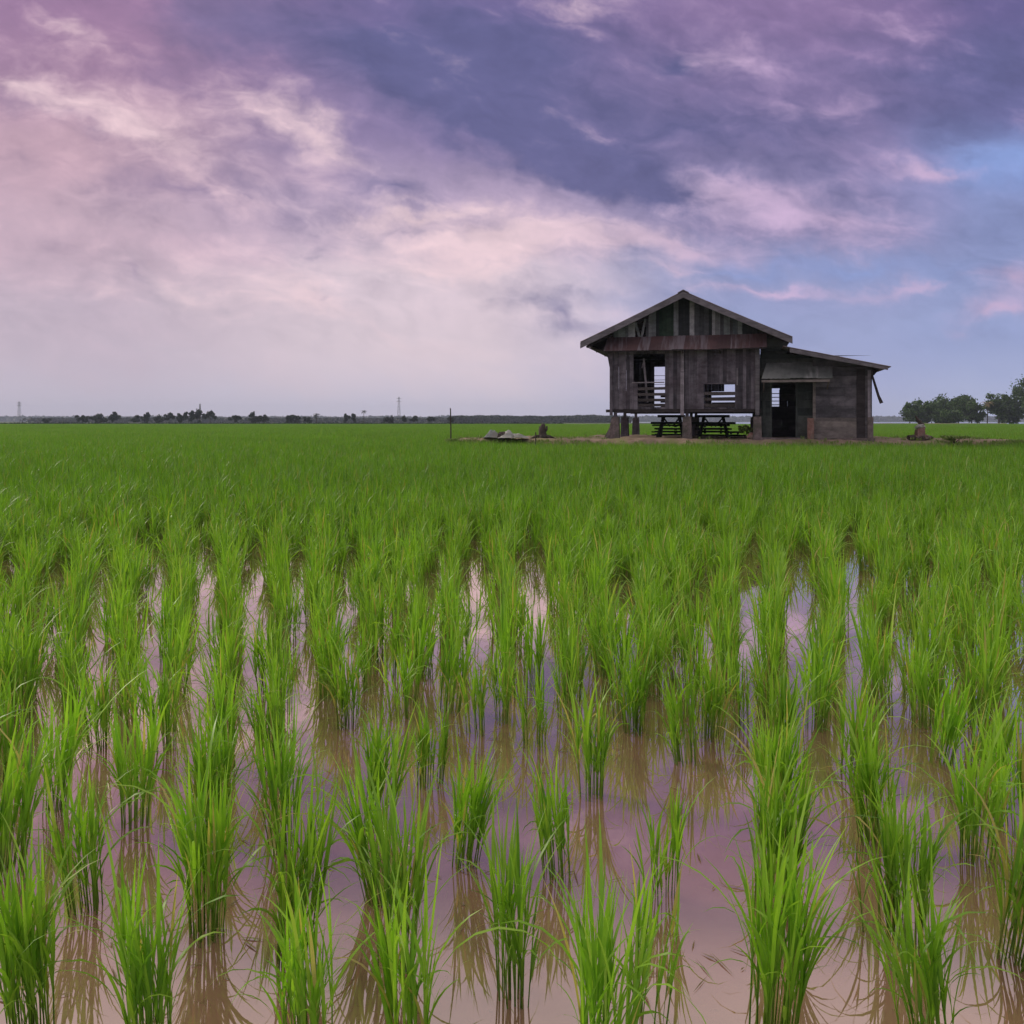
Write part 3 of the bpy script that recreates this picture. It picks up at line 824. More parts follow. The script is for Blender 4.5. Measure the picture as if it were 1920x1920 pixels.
# sills and frames
mb = MB()
x0, x1, zb, zt = W1a; mb.box(x0 - .05, x1 + .02, -0.03, 0.0, zb - 0.02, zb + 0.03)
mb.build('window_sill', POST_PALE, house)
mb = MB(); x0, x1, zb, zt = W2; mb.box(x0 - .03, x1 + .06, -0.025, -0.002, zt - 0.01, zt + 0.045); mb.box(x1 + .0, x1 + .05, -0.025, -0.002, zb, zt - .011)
mb.build('window_frame', WALL, house)
mb = MB(); mb.bar((U(1207, .5), 0.5, Zz(672, 1.5, .5)), (U(1214, .5), 0.5, FL + 0.3), 0.09, 0.05); mb.bar((U(1203, .5), 0.52, Zz(690, 1.5, .5)), (U(1209, .5), 0.52, Zz(674, 1.5, .5)), 0.06, 0.04)
mb.build('inner_post', POST_PALE, house)
# batten of the gap right of the second window
mb = MB(); x_, z_ = UZ(1381, 690); mb.box(x_, x_ + .05, -0.03, -0.009, Zz(722, x_), z_); mb.build('batten', POST_PALE, house)
# upright posts of the front
for (pa, pb, top, mt) in ((1143.5, 1149, 662, WALL), (1276, 1283, 698, POST_PALE), (1416, 1424, 650, FASCIA)):
    mb = MB(); a, b_ = U(pa), U(pb)
    mb.box(a, b_, -0.085, -0.012, FL - 0.28, Zz(top, a), 0.008)
    if mt is POST_PALE:
        mb.box(a + .01, b_ - .01, -0.07, -0.012, Zz(697, a), Zz(655, a))
    mb.build('wall_post', mt, house)
# floor and its beams
mb = MB(); mb.box(0.03, UR - 0.04, 0.05, DEP - 0.03, FL - 0.02, FL + 0.03); mb.build('floor', BEAM, house)
mb = MB()
mb.box(-0.22, UR + 0.05, -0.01, 0.13, FL - 0.15, FL - 0.021)
for y in (2.7, 5.4, DEP - 0.14): mb.box(-0.1, UR + 0.05, y, y + 0.12, FL - 0.15, FL - 0.021)
for k in range(1, 12): x = UR * k / 12; mb.box(x - 0.03, x + 0.03, 0.14, DEP - 0.15, FL - 0.13, FL - 0.022)
mb.build('floor_beams', BEAM, house)
# stilts: masonry foot + timber above, in three rows going back
for i, pc in enumerate((1154, 1288, 1419)):
    for j, wv in enumerate((0.0, 3.3, DEP - 0.3)):
        if i == 2 and j > 0: uc = UR - 0.15
        else: uc = (U(1153) if i == 0 else U(pc)) if i < 2 else U(1420)
        hw = 0.18 if i != 1 else 0.20
        zt = GZ + 0.95
        if j > 0: hw = 0.18
        m2 = MB()
        y0, y1 = wv + 0.0, wv + 0.34
        m2.hexa([(uc - hw * 1.12, y0 - .03, GZ - .3), (uc + hw * 1.12, y0 - .03, GZ - .3), (uc + hw * 1.12, y1 + .03, GZ - .3), (uc - hw * 1.12, y1 + .03, GZ - .3),
                 (uc - hw * .9, y0, zt), (uc + hw * .9, y0, zt), (uc + hw * .9, y1, zt), (uc - hw * .9, y1, zt)])
        if i == 0 and j == 0:      # leaning buttress at the left corner
            m2.hexa([(uc - 0.66, y0 + .02, GZ - .3), (uc - hw * 1.1, y0 + .02, GZ - .3), (uc - hw * 1.1, y1 - .02, GZ - .3), (uc - 0.66, y1 - .02, GZ - .3),
                     (uc - 0.26, y0 + .04, GZ + .45), (uc - hw * .95, y0 + .04, GZ + .86), (uc - hw * .95, y1 - .04, GZ + .86), (uc - 0.26, y1 - .04, GZ + .45)])
        st_ = m2.build('stilt', CONC if (j == 0) else WALL, house)  # rear rows darker: shade under the floor put into their material
        m3 = MB(); m3.box(uc - 0.07, uc + 0.07, wv + 0.08, wv + 0.22, zt + 0.001, FL - 0.152)
        m3.build('timber_post', WALL, st_)
# gable of patched boards
mb = MB()
seq = [(1100, 3), (1152, 3), (1172, 0), (1191, 3), (1204, 1), (1216, 0), (1230, 1), (1236, 2), (1263, 0), (1272, 1), (1293, 0), (1302, 1), (1335, 0), (1350, 1), (1357, 3), (1368, 1), (1374, 3), (1392, 1), (1500, 1)]
edges = [U(s_[0]) for s_ in seq]
def gmi(u_):
    k = 0
    for e_, s_ in zip(edges, seq):
        if u_ >= e_: k = s_[1]
    return k
GB = Zz(632, 1.0)
for (e0, s0), (e1, s1) in zip(list(zip(edges, seq))[:-1], list(zip(edges, seq))[1:]):
    a0, a1 = max(e0, U(1150)), min(e1, U(1422))
    if a1 - a0 < 0.03: continue
    broken = s0[0] in (1191, 1204)
    mb.cur = s0[1]
    if broken: continue
    wd = 0.20 if s0[1] != 0 else 0.17
    mi_ = s0[1]
    planks(mb, a0, a1, GB, lambda u_: roof_z(u_) - 0.13, 0.0, 0.02, wd, mi_fn=lambda c_: mi_, jit=0.02, vertical_gap=0.004)
# broken boards leaning in a V
mb.cur = 0
zt_ = roof_z(U(1200)) - 0.18
mb.bar((U(1199), 0.02, GB), (U(1191), 0.02, zt_ - 0.06), 0.11, 0.02)
mb.bar((U(1203), 0.045, GB), (U(1210), 0.045, zt_ + 0.07), 0.10, 0.02)
mb.cur = 1
mb.bar((U(1213), 0.07, GB), (U(1214), 0.07, zt_ + 0.1), 0.12, 0.02)
mb.build('gable', [G_GREY, G_DARK, G_GREEN, G_TEAL], house)
mb = MB(); planks(mb, 0.0, UR, 4.841, lambda u_: roof_z(u_) - 0.13, DEP, 0.02, 0.2, jit=0.0, vertical_gap=0.002)
mb.build('back_gable', G_DARK, house)
# roof slopes: corrugated sheets, ridge cap, barge boards, purlins
def corrugated(name, pa, pb, w0, w1, m_, parent, pitch=0.15, amp=0.016, th_=0.02, sheets=None, sag=0.0):
    """sheet between line pa(u,z) and pb(u,z), running in w; corrugations run from pa to pb"""
    m2 = MB(); n_ = int((w1 - w0) / pitch * 4); na = 5
    for top in (1, 0):
        for i in range(n_ + 1):
            y = w0 + (w1 - w0) * i / n_; zc = amp * math.sin((y - w0) / pitch * 2 * math.pi) + random.uniform(-.002, .002)
            for k in range(na + 1):
                f_ = k / na
                m2.v.append((pa[0] + (pb[0] - pa[0]) * f_, y, pa[1] + (pb[1] - pa[1]) * f_ + zc + (th_ if top else 0) - sag * math.sin(f_ * math.pi)))
    N1 = (n_ + 1) * (na + 1)
    for i in range(n_):
        for k in range(na):
            a = i * (na + 1) + k
            m2.face([a, a + 1, a + na + 2, a + na + 1]); m2.face([N1 + a, N1 + a + na + 1, N1 + a + na + 2, N1 + a + 1])
    for i in (0, n_):
        for k in range(na): a = i * (na + 1) + k; m2.face([a, N1 + a, N1 + a + 1, a + 1])
    for k in (0, na):
        for i in range(n_): a = i * (na + 1) + k; m2.face([a, a + na + 1, N1 + a + na + 1, N1 + a])
    return m2.build(name, m_, parent)
WB = DEP + 1.0
rl = corrugated('roof_slope', (uL, zE), (uP, zP), WF, WB, ROOF, house, sag=0.02)
rr_ = corrugated('roof_slope', (uRt, zE), (uP, zP), WF, WB, ROOF, house, sag=0.02)
mb = MB()
mb.hexa([(uP - .24, WF - .03, zP - .085), (uP, WF - .03, zP + .03), (uP, WB, zP + .03), (uP - .24, WB, zP - .085), (uP - .24, WF - .03, zP - .05), (uP, WF - .03, zP + .075), (uP, WB, zP + .075), (uP - .24, WB, zP - .05)])
mb.hexa([(uP, WF - .03, zP + .03), (uP + .24, WF - .03, zP - .085), (uP + .24, WB, zP - .085), (uP, WB, zP + .03), (uP, WF - .03, zP + .075), (uP + .24, WF - .03, zP - .05), (uP + .24, WB, zP - .05), (uP, WB, zP + .075)])
mb.build('ridge_cap', ROOF, house)
for sgn, (ue, ze) in ((-1, (uL, zE)), (1, (uRt, zE))):
    mb = MB(); hgt = 0.25
    mb.hexa([(ue, WF - .02, ze - .03 - hgt), (uP, WF - .02, zP - .03 - hgt), (uP, WF + .02, zP - .03 - hgt), (ue, WF + .02, ze - .03 - hgt),
             (ue, WF - .02, ze - .025), (uP, WF - .02, zP - .025), (uP, WF + .02, zP - .025), (ue, WF + .02, ze - .025)])
    mb.build('barge_board', FASCIA, house)
mb = MB()
for f_ in (0.04, 0.2, 0.4, 0.6, 0.8, 0.95):
    for ue in (uL, uRt):
        x = ue + (uP - ue) * f_; z_ = zE + (zP - zE) * f_ - 0.04
        mb.box(x - .03, x + .03, WF + .03, WB - .05, z_ - .09, z_)
mb.build('purlins', BEAM, house)
mb = MB()
for y in (0.03, 2.7, 5.4, DEP - 0.1):
    for ue in (uL + 0.1, uRt - 0.1):
        mb.bar((ue, y + .05, zE - .17 + 0.03), (uP, y + .05, zP - .22), 0.10, 0.06)
    mb.box(0.05, UR - .05, y + .09, y + .15, 4.63, 4.75)
mb.build('rafters', BEAM, house)
# soffit boards closing the left eave
mb = MB(); mb.hexa([(uL + .15, 0.02, zE - .16), (0.0, 0.02, 4.55), (0.0, DEP, 4.55), (uL + .15, DEP, zE - .16), (uL + .15, 0.02, zE - .13), (0.0, 0.02, 4.6), (0.0, DEP, 4.6), (uL + .15, DEP, zE - .13)])
mb.build('eave_soffit', BEAM, house)
# rusty pent awning across the front
def pent(name, pxa, pxb, ptop, pbot, wv, out_, m_, ncol, parent, drop=0.0):
    m2 = MB(); a0, a1 = U(pxa, -out_), U(pxb, -out_); at0, at1 = U(pxa + 9, wv), U(pxb, wv)
    n_ = ncol; x = 0.0
    for i in range(n_):
        fa, fb = i / n_, (i + 1) / n_
        l = 0.008 * random.uniform(-1, 1); sub = 6
        zb0 = Zz(pbot, (a0 + a1) / 2, -out_) + random.uniform(-.015, .015) - drop * fa; zt0 = Zz(ptop, (a0 + a1) / 2, wv) + .01
        k = len(m2.v)
        for s_ in range(sub + 1):
            f_ = fa + (fb - fa) * 1.03 * s_ / sub; zz_ = 0.012 * math.sin(s_ * math.pi * 1.0) + (0.012 if s_ % 2 else 0) + l
            xb = a0 + (a1 - a0) * f_; xt = at0 + (at1 - at0) * f_
            m2.v += [(xt, wv, zt0 + zz_), (xb, -out_, zb0 + zz_), (xt, wv, zt0 + zz_ - .012), (xb, -out_, zb0 + zz_ - .012)]
        for s_ in range(sub):
            q = k + s_ * 4
            m2.face([q, q + 1, q + 5, q + 4]); m2.face([q + 2, q + 6, q + 7, q + 3]); m2.face([q + 1, q + 3, q + 7, q + 5])
    return m2.build(name, m_, parent)
pent('awning', 1131, 1437, 630, 655, -0.03, 0.62, RUST, 14, house)
mb = MB(); mb.box(U(1134, -.56), U(1436, -.56), -0.58, -0.52, Zz(655, 3, -.55) - .06, Zz(655, 3, -.55) - .01)
for px in (1140, 1210, 1280, 1350, 1428): x = U(px, -.3); mb.bar((x, -0.02, Zz(662, x)), (x, -0.55, Zz(657, x, -.55) - .02), 0.04, 0.04)
mb.build('awning_frame', BEAM, house)

# extension on the right
XR = U(1635); WD = 0.35
eA = UZ(1482, 652, WF); eB = UZ(1671, 688, WF)
def ez(u_): return eA[1] + (eB[1] - eA[1]) * (u_ - eA[0]) / (eB[0] - eA[0])
er = corrugated('lean_to_roof', (eA[0] - .3, ez(eA[0] - .3)), (eB[0], eB[1]), WF, 5.8, ROOF, house, amp=0.012)
mb = MB(); a0 = eA[0] - .02; hg = .20
mb.hexa([(a0, WF - .02, ez(a0) - hg), (eB[0] - .12, WF - .02, ez(eB[0] - .12) - hg * .75), (eB[0] - .12, WF + .02, ez(eB[0] - .12) - hg * .75), (a0, WF + .02, ez(a0) - hg),
         (a0, WF - .02, ez(a0) - .02), (eB[0] - .12, WF - .02, ez(eB[0] - .12) - .02), (eB[0] - .12, WF + .02, ez(eB[0] - .12) - .02), (a0, WF + .02, ez(a0) - .02)])
mb.build('barge_board', FASCIA, house)
mb = MB()
for f_ in (0.05, 0.3, 0.6, 0.92):
    x = a0 + (eB[0] - a0) * f_; mb.box(x - .03, x + .03, WF + .03, 5.7, ez(x) - .11, ez(x) - .02)
mb.hexa([(XR, -.06, ez(XR) - .42), (XR + .08, -.06, ez(XR) - .42), (XR + .08, .02, ez(XR) - .42), (XR, .02, ez(XR) - .42), (XR, -.06, ez(XR) - .13), (eB[0] - .35, -.06, ez(eB[0] - .35) - .13), (eB[0] - .35, .02, ez(eB[0] - .35) - .13), (XR, .02, ez(XR) - .13)])
mb.build('purlins', BEAM, house)
def boards(mb_, x0, x1, z0, z1fn, w_, th_, hgt, holes=(), gap=0.006):
    z_ = z0
    while z_ < max(z1fn(x0), z1fn(x1)):
        h_ = hgt * random.uniform(.85, 1.15); za, zb = z_ + gap / 2, z_ + h_ - gap / 2
        o_ = random.uniform(-.006, .006); cuts = [x0]
        while cuts[-1] < x1 - .3: cuts.append(min(cuts[-1] + random.uniform(1.1, 2.4), x1))
        if cuts[-1] < x1: cuts.append(x1)
        for a, b_ in zip(cuts[:-1], cuts[1:]):
            iv = [(a + .002, b_ - .002)]
            for (h0, h1, hb, ht) in holes:
                if hb < (za + zb) / 2 < ht:
                    nv = []
                    for p_, q_ in iv:
                        if q_ <= h0 or p_ >= h1: nv.append((p_, q_))
                        else:
                            if p_ < h0: nv.append((p_, h0))
                            if q_ > h1: nv.append((h1, q_))
                    iv = nv
            for p_, q_ in iv:
                if q_ - p_ < .02: continue
                ta, tb = min(zb, z1fn(p_)), min(zb, z1fn(q_))
                if max(ta, tb) <= za: continue
                ta, tb = max(ta, za + .001), max(tb, za + .001)
                mb_.hexa([(p_, w_ + o_, za), (q_, w_ + o_, za), (q_, w_ + o_ + th_, za), (p_, w_ + o_ + th_, za), (p_, w_ + o_, ta), (q_, w_ + o_, tb), (q_, w_ + o_ + th_, tb), (p_, w_ + o_ + th_, ta)])
        z_ += h_
DH = hole(1446, 1494, 714, 822, WD)
mb = MB(); xw = U(1526, WD)
boards(mb, UR + .02, xw, GZ - .1, lambda u_: ez(u_) - .06, WD, .03, .34, [DH]); mb.build('extension_wall', EXT_GREEN, house)
mb = MB(); x0 = U(1524); mid_z = Zz(783, 9)
boards(mb, x0, XR, mid_z, lambda u_: ez(u_) - .05, 0.0, .03, .42); mb.build('extension_wall', EXT, house)
mb = MB(); boards(mb, x0, U(1606), GZ - .1, lambda u_: mid_z - .004, -.02, .04, .27); mb.build('lower_boards', EXT_LO, house)
mb = MB(); boards(mb, U(1606) + .003, XR - .005, GZ - .1, lambda u_: mid_z - .004, -.006, .035, .36); mb.build('extension_wall', EXT, house)
mb = MB(); planks(mb, xw - .02, xw + .02, GZ - .1, lambda u_: ez(u_) - .1, 0.04, .3, .2); side_planks(mb, XR - .02, .035, 5.2, GZ - .1, ez(XR) - .05, holes=[(1.8, 2.7, 1.7, 2.6)]); mb.build('side_wall', EXT, house)
mb = MB(); boards(mb, UR + .02, UR + 1.15, 4.0, lambda u_: zE + .12, WD + .05, .03, .34); mb.build('eave_filler', EXT_GREEN, house)
BH = hole(1446, 1462, 731, 766, 5.2)
mb = MB(); boards(mb, UR, XR, GZ - .1, lambda u_: ez(u_) - .06, 5.2, .03, .3, [BH], gap=0.0); mb.build('back_wall', EXT, house)
mb = MB(); x0b, x1b, zb, zt = BH
for k in range(1, 5): z_ = zb + (zt - zb) * k / 5; mb.box(x0b, x1b, 5.17, 5.19, z_ - .02, z_ + .02)
xm = (x0b + x1b) / 2; mb.box(x1b - .03, x1b, 5.15, 5.168, zb, zt); mb.build('window_bars', WALL_H, house)
# inner partition that keeps the room dark, and the door frame
mb = MB(); side_planks(mb, UR + .05, WD + .05, 5.15, GZ, 4.3); mb.build('inner_wall', EXT_GREEN, house)
mb = MB()
for x in (DH[0], DH[1]): mb.box(x - .05, x + .03, WD - .03, WD - .008, GZ - .05, DH[3])
mb.box(DH[0] - .05, DH[1] + .04, WD - .032, WD - .007, DH[3] + .001, DH[3] + .09)
mb.build('door_frame', EXT_GREEN, house)
mb = MB(); mb.box(UR - .1, XR + .1, WD - .5, WD - .05, GZ - .3, GZ + .03); mb.build('door_step', CONC, house)
# vertical edge posts
for px, mt, wv, top in ((1524, EXT_LO, -.05, 712), (1627, POST_PALE, -.05, 694), (1430, EXT_GREEN, WD - .06, 712)):
    mb = MB(); a = U(px, wv); mb.box(a, a + .12, wv, wv + .045, GZ - .2, Zz(top, a, wv), .006); mb.build('wall_post', mt, house)
mb = MB(); a = U(1606); mb.box(a, a + .34, -.035, -.008, GZ - .2, ez(a + .34) - .2); mb.build('corner_board', BEAM, house)
mb = MB(); a = U(1628, -.1); mb.box(a - .02, a + .2, -.12, .1, GZ - .3, Zz(782, a, -.1)); mb.build('corner_pier', CONC, house)
mb = MB(); a = U(1514, -.2); mb.box(a, a + .26, -.26, .0, GZ - .3, Zz(784, a, -.2), .012); mb.build('brick_pier', BRICK, house)
pent('door_awning', 1428, 1560, 680, 709, WD - .05, 0.75, GREENTIN, 5, house, 0.0)
mb = MB(); mb.box(U(1428, -.72), U(1556, -.72), -0.74, -0.68, Zz(713, 8, -.7) - .08, Zz(712, 8, -.7) - .0)
for px in (1432, 1552): x = U(px, -.3); mb.bar((x, WD - .05, Zz(735, x)), (x, -0.68, Zz(713, x, -.7) - .04), 0.05, 0.05)
mb.build('awning_frame', EXT_LO, house)
# loose pipe hanging from the eave
p0 = UZ(1635, 703, -.1); p1 = UZ(1647, 742, -.1); p2 = UZ(1653, 756, -.1)
mb = MB(); mb.tube([(p0[0], -.1, p0[1]), (p1[0], -.1, p1[1]), (p2[0], -.1, p2[1])], [.045, .055, .075], 8)
mb.tube([(p0[0], -.1, p0[1]), (p0[0] + .02, -.08, ez(XR) - .1)], [.02, .02], 6); mb.build('downpipe', BEAM, house)

# ------------------------------------------------------------------ things under and beside the house
def hpos(px, w_): 
    p = H0 + EU * U(px, w_) + EW * w_; return p
def market_table(name, label, pxa, pxb, wv, shelves, legs_px, group=None):
    ua, ub = U(pxa, wv), U(pxb, wv); c_ = H0 + EU * ((ua + ub) / 2) + EW * wv
    root = empty(name, (c_.x, c_.y, GZ), TH); tag(root, label, 'table', group)
    hl = (ub - ua) / 2
    zt = Zz(778, (ua + ub) / 2, wv) - GZ
    m2 = MB()
    for k in range(4): m2.box(-hl, hl, -.36 + .18 * k, -.20 + .18 * k, zt - .12, zt, .004)
    m2.build('tabletop', TABLE, root)
    for sg in (-1, 1):
        m2 = MB()
        for k in range(2): m2.box(-hl - .28, hl + .28, sg * (.62 + .14 * k) - .06, sg * (.62 + .14 * k) + .06, zt - .45, zt - .34, .004)
        m2.build('bench_seat', TABLE, root)
    for x in (-hl * .6, hl * .6):
        for sg in (-1, 1):
            m2 = MB(); m2.bar((x + sg * .0, -.3 * sg, zt - .125), (x + .22 * (1 if x > 0 else -1), .75 * sg, -.04), .14, .11); m2.build('leg', TABLE, root)
        m2 = MB(); m2.box(x - .04, x + .04, -.86, .86, zt - .55, zt - .455); m2.box(x - .04, x + .04, -.4, .4, zt - .22, zt - .122); m2.build('cross_brace', TABLE, root)
    m2 = MB(); m2.box(-hl - .1, hl + .1, -.3, .3, zt - .72, zt - .64); m2.bar((-hl * .6, 0, zt - .13), (-hl * .1, 0, zt - .56), .07, .06); m2.bar((hl * .6, 0, zt - .13), (hl * .1, 0, zt - .56), .07, .06)
    m2.build('stretcher', TABLE, root)
    return root
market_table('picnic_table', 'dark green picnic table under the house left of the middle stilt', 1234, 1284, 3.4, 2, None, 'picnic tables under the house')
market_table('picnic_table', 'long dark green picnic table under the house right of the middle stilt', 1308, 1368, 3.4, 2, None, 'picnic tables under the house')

def timber_pile(px0, px1, wv, rows, label, seed):
    g_ = random.Random(seed); ua, ub = U(px0, wv), U(px1, wv); c_ = H0 + EU * ((ua + ub) / 2) + EW * wv
    root = empty('timber_pile', (c_.x, c_.y, GZ), TH); tag(root, label, 'timber pile', 'timber piles under the house'); hl = (ub - ua) / 2
    for r_ in range(rows):
        for k in range(3):
            m2 = MB(); y = -.3 + .26 * k + g_.uniform(-.05, .05); a, b_ = -hl - g_.uniform(-.1, .25), hl + g_.uniform(-.1, .25)
            z_ = .02 + r_ * .16; m2.box(a, b_, y, y + .17, z_, z_ + g_.uniform(.06, .10), .008); m2.build('timber', TABLE, root)
        if r_ < rows - 1:
            for x in (-hl * .6, hl * .6): m2 = MB(); m2.box(x - .05, x + .05, -.32, .42, .125 + r_ * .16, .178 + r_ * .16); m2.build('spacer', TABLE, root)
    return root
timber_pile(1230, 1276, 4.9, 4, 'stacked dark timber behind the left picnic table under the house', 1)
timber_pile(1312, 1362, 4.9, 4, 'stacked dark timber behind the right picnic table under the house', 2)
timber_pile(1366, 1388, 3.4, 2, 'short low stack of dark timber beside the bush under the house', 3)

def rock_mesh(seed, r, sq=(1, 1, 1), rough_=0.35, sub=3):
    import bmesh
    bm = bmesh.new(); bmesh.ops.create_icosphere(bm, subdivisions=sub, radius=1.0)
    for v_ in bm.verts:
        n_ = mnoise.noise(v_.co * 1.6 + Vector((seed, 0, 0))) * rough_ + mnoise.noise(v_.co * 4 + Vector((0, seed, 0))) * rough_ * .4
        v_.co *= (1 + n_) * r
        v_.co = Vector((v_.co.x * sq[0], v_.co.y * sq[1], v_.co.z * sq[2]))
    me = bpy.data.meshes.new('rock'); bm.to_mesh(me); bm.free(); return me

def plant_leaf_quads(n_, rx, ry, rz, lw, ll, seed, base=0.0, clumps=8, inner=0.35):
    """leaf sized quads gathered in lobes inside an ellipsoid whose bottom is at base"""
    g_ = np.random.default_rng(seed)
    cs = []
    for _ in range(clumps):
        d = g_.normal(size=3); d /= np.linalg.norm(d); d *= g_.uniform(.25, .92)
        cs.append((d, g_.uniform(.16, .42)))
    idx = g_.integers(0, clumps, n_)
    C_ = np.array([cs[i][0] for i in idx]); Rr = np.array([cs[i][1] for i in idx])
    d = g_.normal(size=(n_, 3)); d /= np.linalg.norm(d, axis=1)[:, None]
    p = C_ + d * (Rr * g_.uniform(inner, 1.0, n_) ** .5)[:, None]
    p *= np.where(g_.uniform(size=n_) < .07, g_.uniform(1.05, 1.22, n_), 1.0)[:, None]
    p = p * np.array([rx, ry, rz]); p[:, 2] += base + rz
    a = g_.normal(size=(n_, 3)); a /= np.linalg.norm(a, axis=1)[:, None]
    b_ = np.cross(a, g_.normal(size=(n_, 3))); b_ /= np.linalg.norm(b_, axis=1)[:, None]
    a *= (ll * g_.uniform(.6, 1.3, n_))[:, None] * .5; b_ *= (lw * g_.uniform(.6, 1.3, n_))[:, None] * .5
    return np.stack([p - a - b_ * .3, p + b_, p + a + b_ * .3, p - b_], axis=1)

def shrub(px, Y, z, w_, h, seed, label, m_=WEED, n_=500, name='shrub'):
    c_ = at(px, None, Y, z); root = empty(name, c_, random.uniform(0, 6)); tag(root, label, 'shrub')
    link('foliage', quads_mesh('foliage', plant_leaf_quads(n_, w_ / 2, w_ / 2, h / 2, .05, .12, seed, .04, 7), m_), root)
    m2 = MB()
    for k in range(5):
        a = k * 1.3; m2.tube([(0, 0, -.05), (math.cos(a) * w_ * .15, math.sin(a) * w_ * .15, h * .45), (math.cos(a) * w_ * .3, math.sin(a) * w_ * .3, h * .8)], [.012, .009, .004], 5)
    m2.build('stem', BARK, root)
    return root
shrub(1397, 38.6, GZ, .75, .68, 3, 'dark low shrub under the house beside the right stilt')
shrub(1790, 35.6, GZ - .12, 1.5, .28, 4, 'flattened brush heap at the right end of the earth bank', n_=700, name='brush_heap')['category'] = 'brush heap'

# reddish rubble beside the right stilt
me = rock_mesh(4, .22, (1, .9, .8)); me.materials.append(BRICK)
o = link('rubble_block', me, loc=hpos(1410, .2) + Vector((0, 0, GZ + .05))); tag(o, 'reddish lump of broken masonry at the foot of the right stilt', 'rubble')

# crumpled pale sheets and scrap left of the house
def crumple(name, px, Y, sx, sy, hgt, seed, m_, label, cat):
    m2 = MB(); nxx, nyy = 28, 16
    for i in range(nxx + 1):
        for j in range(nyy + 1):
            x, y = (i / nxx - .5) * sx, (j / nyy - .5) * sy
            e = min(1, 3.2 * min(i / nxx, 1 - i / nxx, .5), 3.2 * min(j / nyy, 1 - j / nyy) + .1)
            z_ = abs(mnoise.noise(Vector((x * 1.7 + seed, y * 1.7, 0)))) * hgt * 2.0 + abs(mnoise.noise(Vector((x * 5 + seed, y * 5, 2)))) * hgt * .6
            m2.v.append((x + .1 * mnoise.noise(Vector((x * 2, y * 2, seed))), y, z_ * e + .03))
    for i in range(nxx):
        for j in range(nyy):
            a = i * (nyy + 1) + j; m2.face([a, a + nyy + 1, a + nyy + 2, a + 1])
    o_ = m2.build(name, m_, loc=at(px, None, Y, GZ - .02)); so = o_.modifiers.new('thickness', 'SOLIDIFY'); so.thickness = .015
    return tag(o_, label, cat)
crumple('pale_tarpaulin', 962, 38.2, 1.35, 1.3, .26, 2.0, TARP, 'crumpled whitish sheet lying on the earth bank left of the house', 'tarpaulin')
crumple('scrap_sheet', 924, 38.4, .85, 1.0, .24, 9.0, TIN, 'grey green scrap sheet at the left end of the earth bank', 'sheet')
me = rock_mesh(8, .22, (1.1, 1, .8)); me.materials.append(BARK)
tag(link('rock', me, loc=at(942, None, 38.0, GZ + .1)), 'dark round lump between the grey sheet and the whitish sheet', 'rock')
# stump with roots
root = empty('tree_stump', at(1017, None, 38.8, GZ)); tag(root, 'gnarled dark tree stump on the earth bank between the white sheet and the house', 'stump')
m2 = MB(); m2.tube([(0, 0, -.1), (.02, 0, .1), (-.03, 0, .38), (.06, .02, .62)], [.3, .2, .15, .09], 10); m2.tube([(0, 0, .2), (.18, 0, .38), (.2, .02, .52)], [.1, .07, .04], 7); m2.tube([(-.02, 0, .3), (-.14, 0, .5)], [.07, .03], 6)
m2.build('trunk', BARK, root, smooth=True)
m2 = MB()
for k in range(7):
    a = k * .9; m2.tube([(0, 0, .08), (math.cos(a) * .35, math.sin(a) * .3, .05), (math.cos(a) * .62, math.sin(a) * .5, -.06)], [.09, .06, .02], 6)
m2.build('roots', BARK, root, smooth=True)
# ruined masonry stump on the right
root = empty('ruined_pillar', at(1725, None, 36.6, GZ)); tag(root, 'broken masonry stump with pale top and rubble, right of the house', 'ruin')
m2 = MB(); m2.hexa([(-.22, -.2, -.3), (.20, -.2, -.3), (.22, .22, -.3), (-.2, .22, -.3), (-.16, -.15, .42), (.12, -.16, .52), (.14, .16, .46), (-.15, .15, .38)]); m2.build('masonry_core', BRICK, root)
me = rock_mesh(12, .17, (1.3, 1, .7)); me.materials.append(TARP); o = link('pale_cap', me, root, (.02, 0, .5))
m2 = MB(); m2.tube([(.12, 0, .55), (-.10, 0, .8), (-.2, 0, .98)], [.1, .07, .02], 6); m2.build('leaning_slab', BARK, root)
for k in range(5):
    me = rock_mesh(20 + k, random.uniform(.1, .17), (1.2, 1, .8)); me.materials.append(BRICK if k % 2 else BARK)
    link('rubble', me, root, (-.42 + .21 * k, random.uniform(-.2, .2), .04))
# posts
m2 = MB(); m2.tube([(0, 0, -.1), (.01, 0, 1.0), (-.01, 0, 2.02)], [.036, .032, .026], 8)
o = m2.build('wooden_post', BARK, loc=at(845, None, 40.0, 0.0)); tag(o, 'tall thin post standing alone in the rice left of the earth bank', 'post')
m2 = MB(); m2.tube([(0, 0, -.1), (.01, 0, .95)], [.03, .025], 7)
o = m2.build('wooden_stake', BARK, loc=at(1004, None, 35.6, 0.0)); tag(o, 'short dark stake in the rice in front of the tree stump', 'stake')

